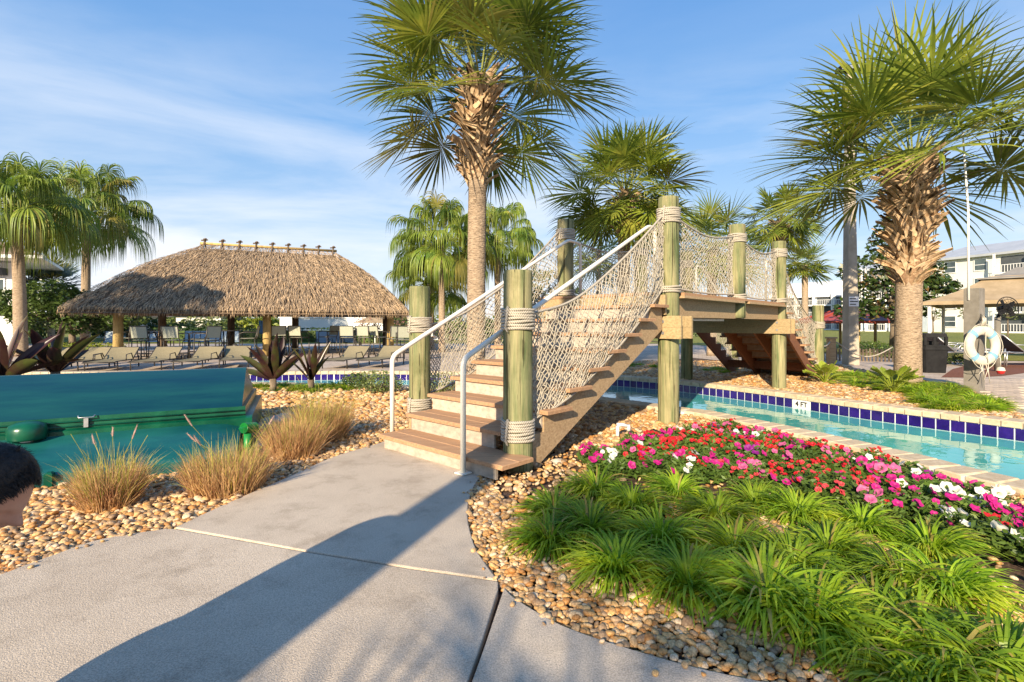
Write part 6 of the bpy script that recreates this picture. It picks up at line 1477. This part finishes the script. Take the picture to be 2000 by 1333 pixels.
for i in range(nt2+1):
    for j in range(np2): hv.append(head_pt(math.pi*i/nt2, 2*math.pi*j/np2))
hf = [(i*np2+j, (i+1)*np2+j, (i+1)*np2+(j+1)%np2, i*np2+(j+1)%np2) for i in range(nt2) for j in range(np2)]
nb = HC-U_*.10-F_*.045; ch = Vector((-1.50,1.14,.76)); pel = Vector((-1.66,.98,.44))
V = [pel, pel.lerp(ch,.5)+Vector((0,0,.07)), ch+Vector((0,0,.05)), nb.lerp(ch,.45), nb, HC-U_*.02]
E_ = [(0,1),(1,2),(2,3),(3,4),(4,5)]; RA = [(.155,.12),(.15,.12),(.17,.12),(.07,.07),(.056,.056),(.06,.06)]
for sg in (-1,1):
    b_ = len(V); sh = ch+Vector((.02,sg*.18,-.01)); el2 = sh+Vector((.02,sg*.06,-.25)); wr2 = el2+Vector((-.10,-.02,-.16)); V += [sh, el2, wr2]; E_ += [(2,b_),(b_,b_+1),(b_+1,b_+2)]; RA += [.065,.045,.030]
    pm = wr2+Vector((.02,0,-.07)); V += [pm]; E_ += [(b_+2,b_+3)]; RA += [(.038,.018)]
    for k in range(4): i0 = len(V); V += [pm+Vector((.012*(k-1.5)*1.6,0,-.05)), pm+Vector((.014*(k-1.5)*1.7+.006,sg*-.012,-.09-.006*(k in (1,2)))) ]; E_ += [(b_+3,i0),(i0,i0+1)]; RA += [.012,.010]
    i0 = len(V); V += [wr2+Vector((.055,-sg*.01,-.065)), wr2+Vector((.062,-sg*.02,-.10))]; E_ += [(b_+2,i0),(i0,i0+1)]; RA += [.013,.011]
    hp = len(V); V += [pel+Vector((.0,sg*.10,-.06)), Vector((-1.36,1.02+sg*.11,.50)), Vector((-1.62,1.00+sg*.12,.12)), Vector((-1.46,1.00+sg*.13,.065))]; E_ += [(0,hp),(hp,hp+1),(hp+1,hp+2),(hp+2,hp+3)]; RA += [.10,.065,.045,(.045,.035)]
bodym = skin_mesh(V, E_, RA)
bm = bmesh.new(); bm.from_mesh(bodym); me_h = bpy.data.meshes.new('h'); me_h.from_pydata([tuple(v) for v in hv], [], hf); bm.from_mesh(me_h)
for sg in (-1,1):    # ears
    r_ = bmesh.ops.create_uvsphere(bm, u_segments=12, v_segments=8, radius=1)['verts']
    for v in r_: p = v.co.copy(); v.co = HC+S_*(sg*(.078+p.x*.012))+F_*(-.012+p.y*.018)+U_*(-.02+p.z*.032)
bmesh.ops.remove_doubles(bm, verts=bm.verts, dist=.00005); bmesh.ops.recalc_face_normals(bm, faces=bm.faces)
me_b = bpy.data.meshes.new('person_body'); bm.to_mesh(me_b); bm.free()
M['skin'] = mat('skin', (.42,.20,.13), (.52,.27,.18), 14, .5, .0006, 140, spec=.35)
me_f = fuse(me_b, .005, M['skin'], 2)
bm = bmesh.new(); bm.from_mesh(me_f); seen = set(); best_ = []
for v0 in bm.verts:
    if v0 in seen: continue
    st0 = [v0]; comp = []; seen.add(v0)
    while st0:
        v = st0.pop(); comp.append(v)
        for e in v.link_edges:
            w2_ = e.other_vert(v)
            if w2_ not in seen: seen.add(w2_); st0.append(w2_)
    print('person island', len(comp))
    if len(comp) > len(best_): best_ = comp
keep = set(best_); bmesh.ops.delete(bm, geom=[v for v in bm.verts if v not in keep], context='VERTS'); bm.to_mesh(me_f); bm.free()
person = link('person', me_f); tag(person, 'dark-haired person bending down into view at the left edge, face turned to the ground', 'person')
M['hair'] = mat('dark_hair', (.006,.005,.005), (.03,.022,.018), 90, .6, .004, 160, spec=.3)
hb_ = MB(); rn = random.Random(9); vs = []; 
for i in range(31):
    th_ = math.radians(3+i*3.55)
    for j in range(72):
        ph = 2*math.pi*j/72; front = max(0, math.cos(ph)); lim = R(38)+R(68)*(1-front)**.8+R(4)*math.sin(ph*9)
        t_ = min(th_, lim); p = head_pt(t_, ph); d = (p-HC).normalized(); lift = .006+.007*max(0,math.cos(t_))+.003*front; lift *= max(.12, min(1, (lim-t_)/R(18)+.15)); vs.append(p+d*lift+Vector((0,0,.002*rn.random())))
hb_.add(vs, [(i*72+j,(i+1)*72+j,(i+1)*72+(j+1)%72,i*72+(j+1)%72) for i in range(30) for j in range(72)]); hb_.add([HC+U_*.14]+vs[:72], [(0,1+j,1+(j+1)%72) for j in range(72)])
hr = obj('hair', hb_, M['hair'], person, True)
st_ = MB()
for k in range(6500):
    ph = rn.uniform(0,6.283); front = max(0, math.cos(ph)); lim = R(40)+R(68)*(1-front)**.8; t_ = lim*rn.random()**.55; p = head_pt(t_, ph); d = (p-HC).normalized()
    fl_ = (F_*1.0-d*F_.dot(d)); fl_ = fl_.normalized() if fl_.length > .1 else F_; ln_ = rn.uniform(.014,.028)*(1 if t_ < R(75) else .5)
    if math.cos(ph) < .2: fl_ = (-U_-d*(-U_).dot(d)).normalized()
    a = p+d*.006; b_ = a+(fl_+d*.35+Vector((rn.gauss(0,.25),rn.gauss(0,.25),rn.gauss(0,.25)))).normalized()*ln_*.5; c_ = b_+(fl_+d*.0+Vector((rn.gauss(0,.2),rn.gauss(0,.2),rn.gauss(0,.2)))).normalized()*ln_*.5
    st_.strip([a,b_,c_], [.0016,.0014,.0003], [fl_.cross(d).normalized()]*3)
o = obj('hair_strands', st_, M['hair'], hr); o['kind'] = 'stuff'
M['shirt'] = mat('navy_shirt', (.03,.045,.09), (.05,.07,.13), 20, .9); M['pants'] = mat('grey_shorts', (.12,.12,.13), (.17,.17,.18), 20, .9)
V2 = [pel+Vector((.02,0,.0)), pel.lerp(ch,.5)+Vector((0,0,.07)), ch+Vector((0,0,.05)), nb.lerp(ch,.7)]; E2 = [(0,1),(1,2),(2,3)]; R2 = [(.175,.14),(.17,.14),(.19,.14),(.095,.09)]
for sg in (-1,1): b_ = len(V2); V2 += [ch+Vector((.02,sg*.19,-.01)), ch+Vector((.03,sg*.22,-.17))]; E2 += [(2,b_),(b_,b_+1)]; R2 += [.085,.065]
link('shirt', fuse(skin_mesh(V2, E2, R2), .012, M['shirt']), person)
V3_ = [pel, pel+Vector((-.03,0,-.02))]; E3 = [(0,1)]; R3 = [(.17,.135),(.16,.13)]
for sg in (-1,1): b_ = len(V3_); V3_ += [pel+Vector((.0,sg*.10,-.06)), Vector((-1.42,1.02+sg*.11,.50))]; E3 += [(0,b_),(b_,b_+1)]; R3 += [.118,.09]
link('shorts', fuse(skin_mesh(V3_, E3, R3), .012, M['pants']), person)
for sg in (-1,1):
    mb = MB(); c = Vector((-1.54,1.00+sg*.13,.03)); mb.frame(c+Vector((-.14,-.048,0)), (.28,0,0), (0,.096,0), (0,0,.07), .02); obj('shoe', mb, M['slingk'], person)
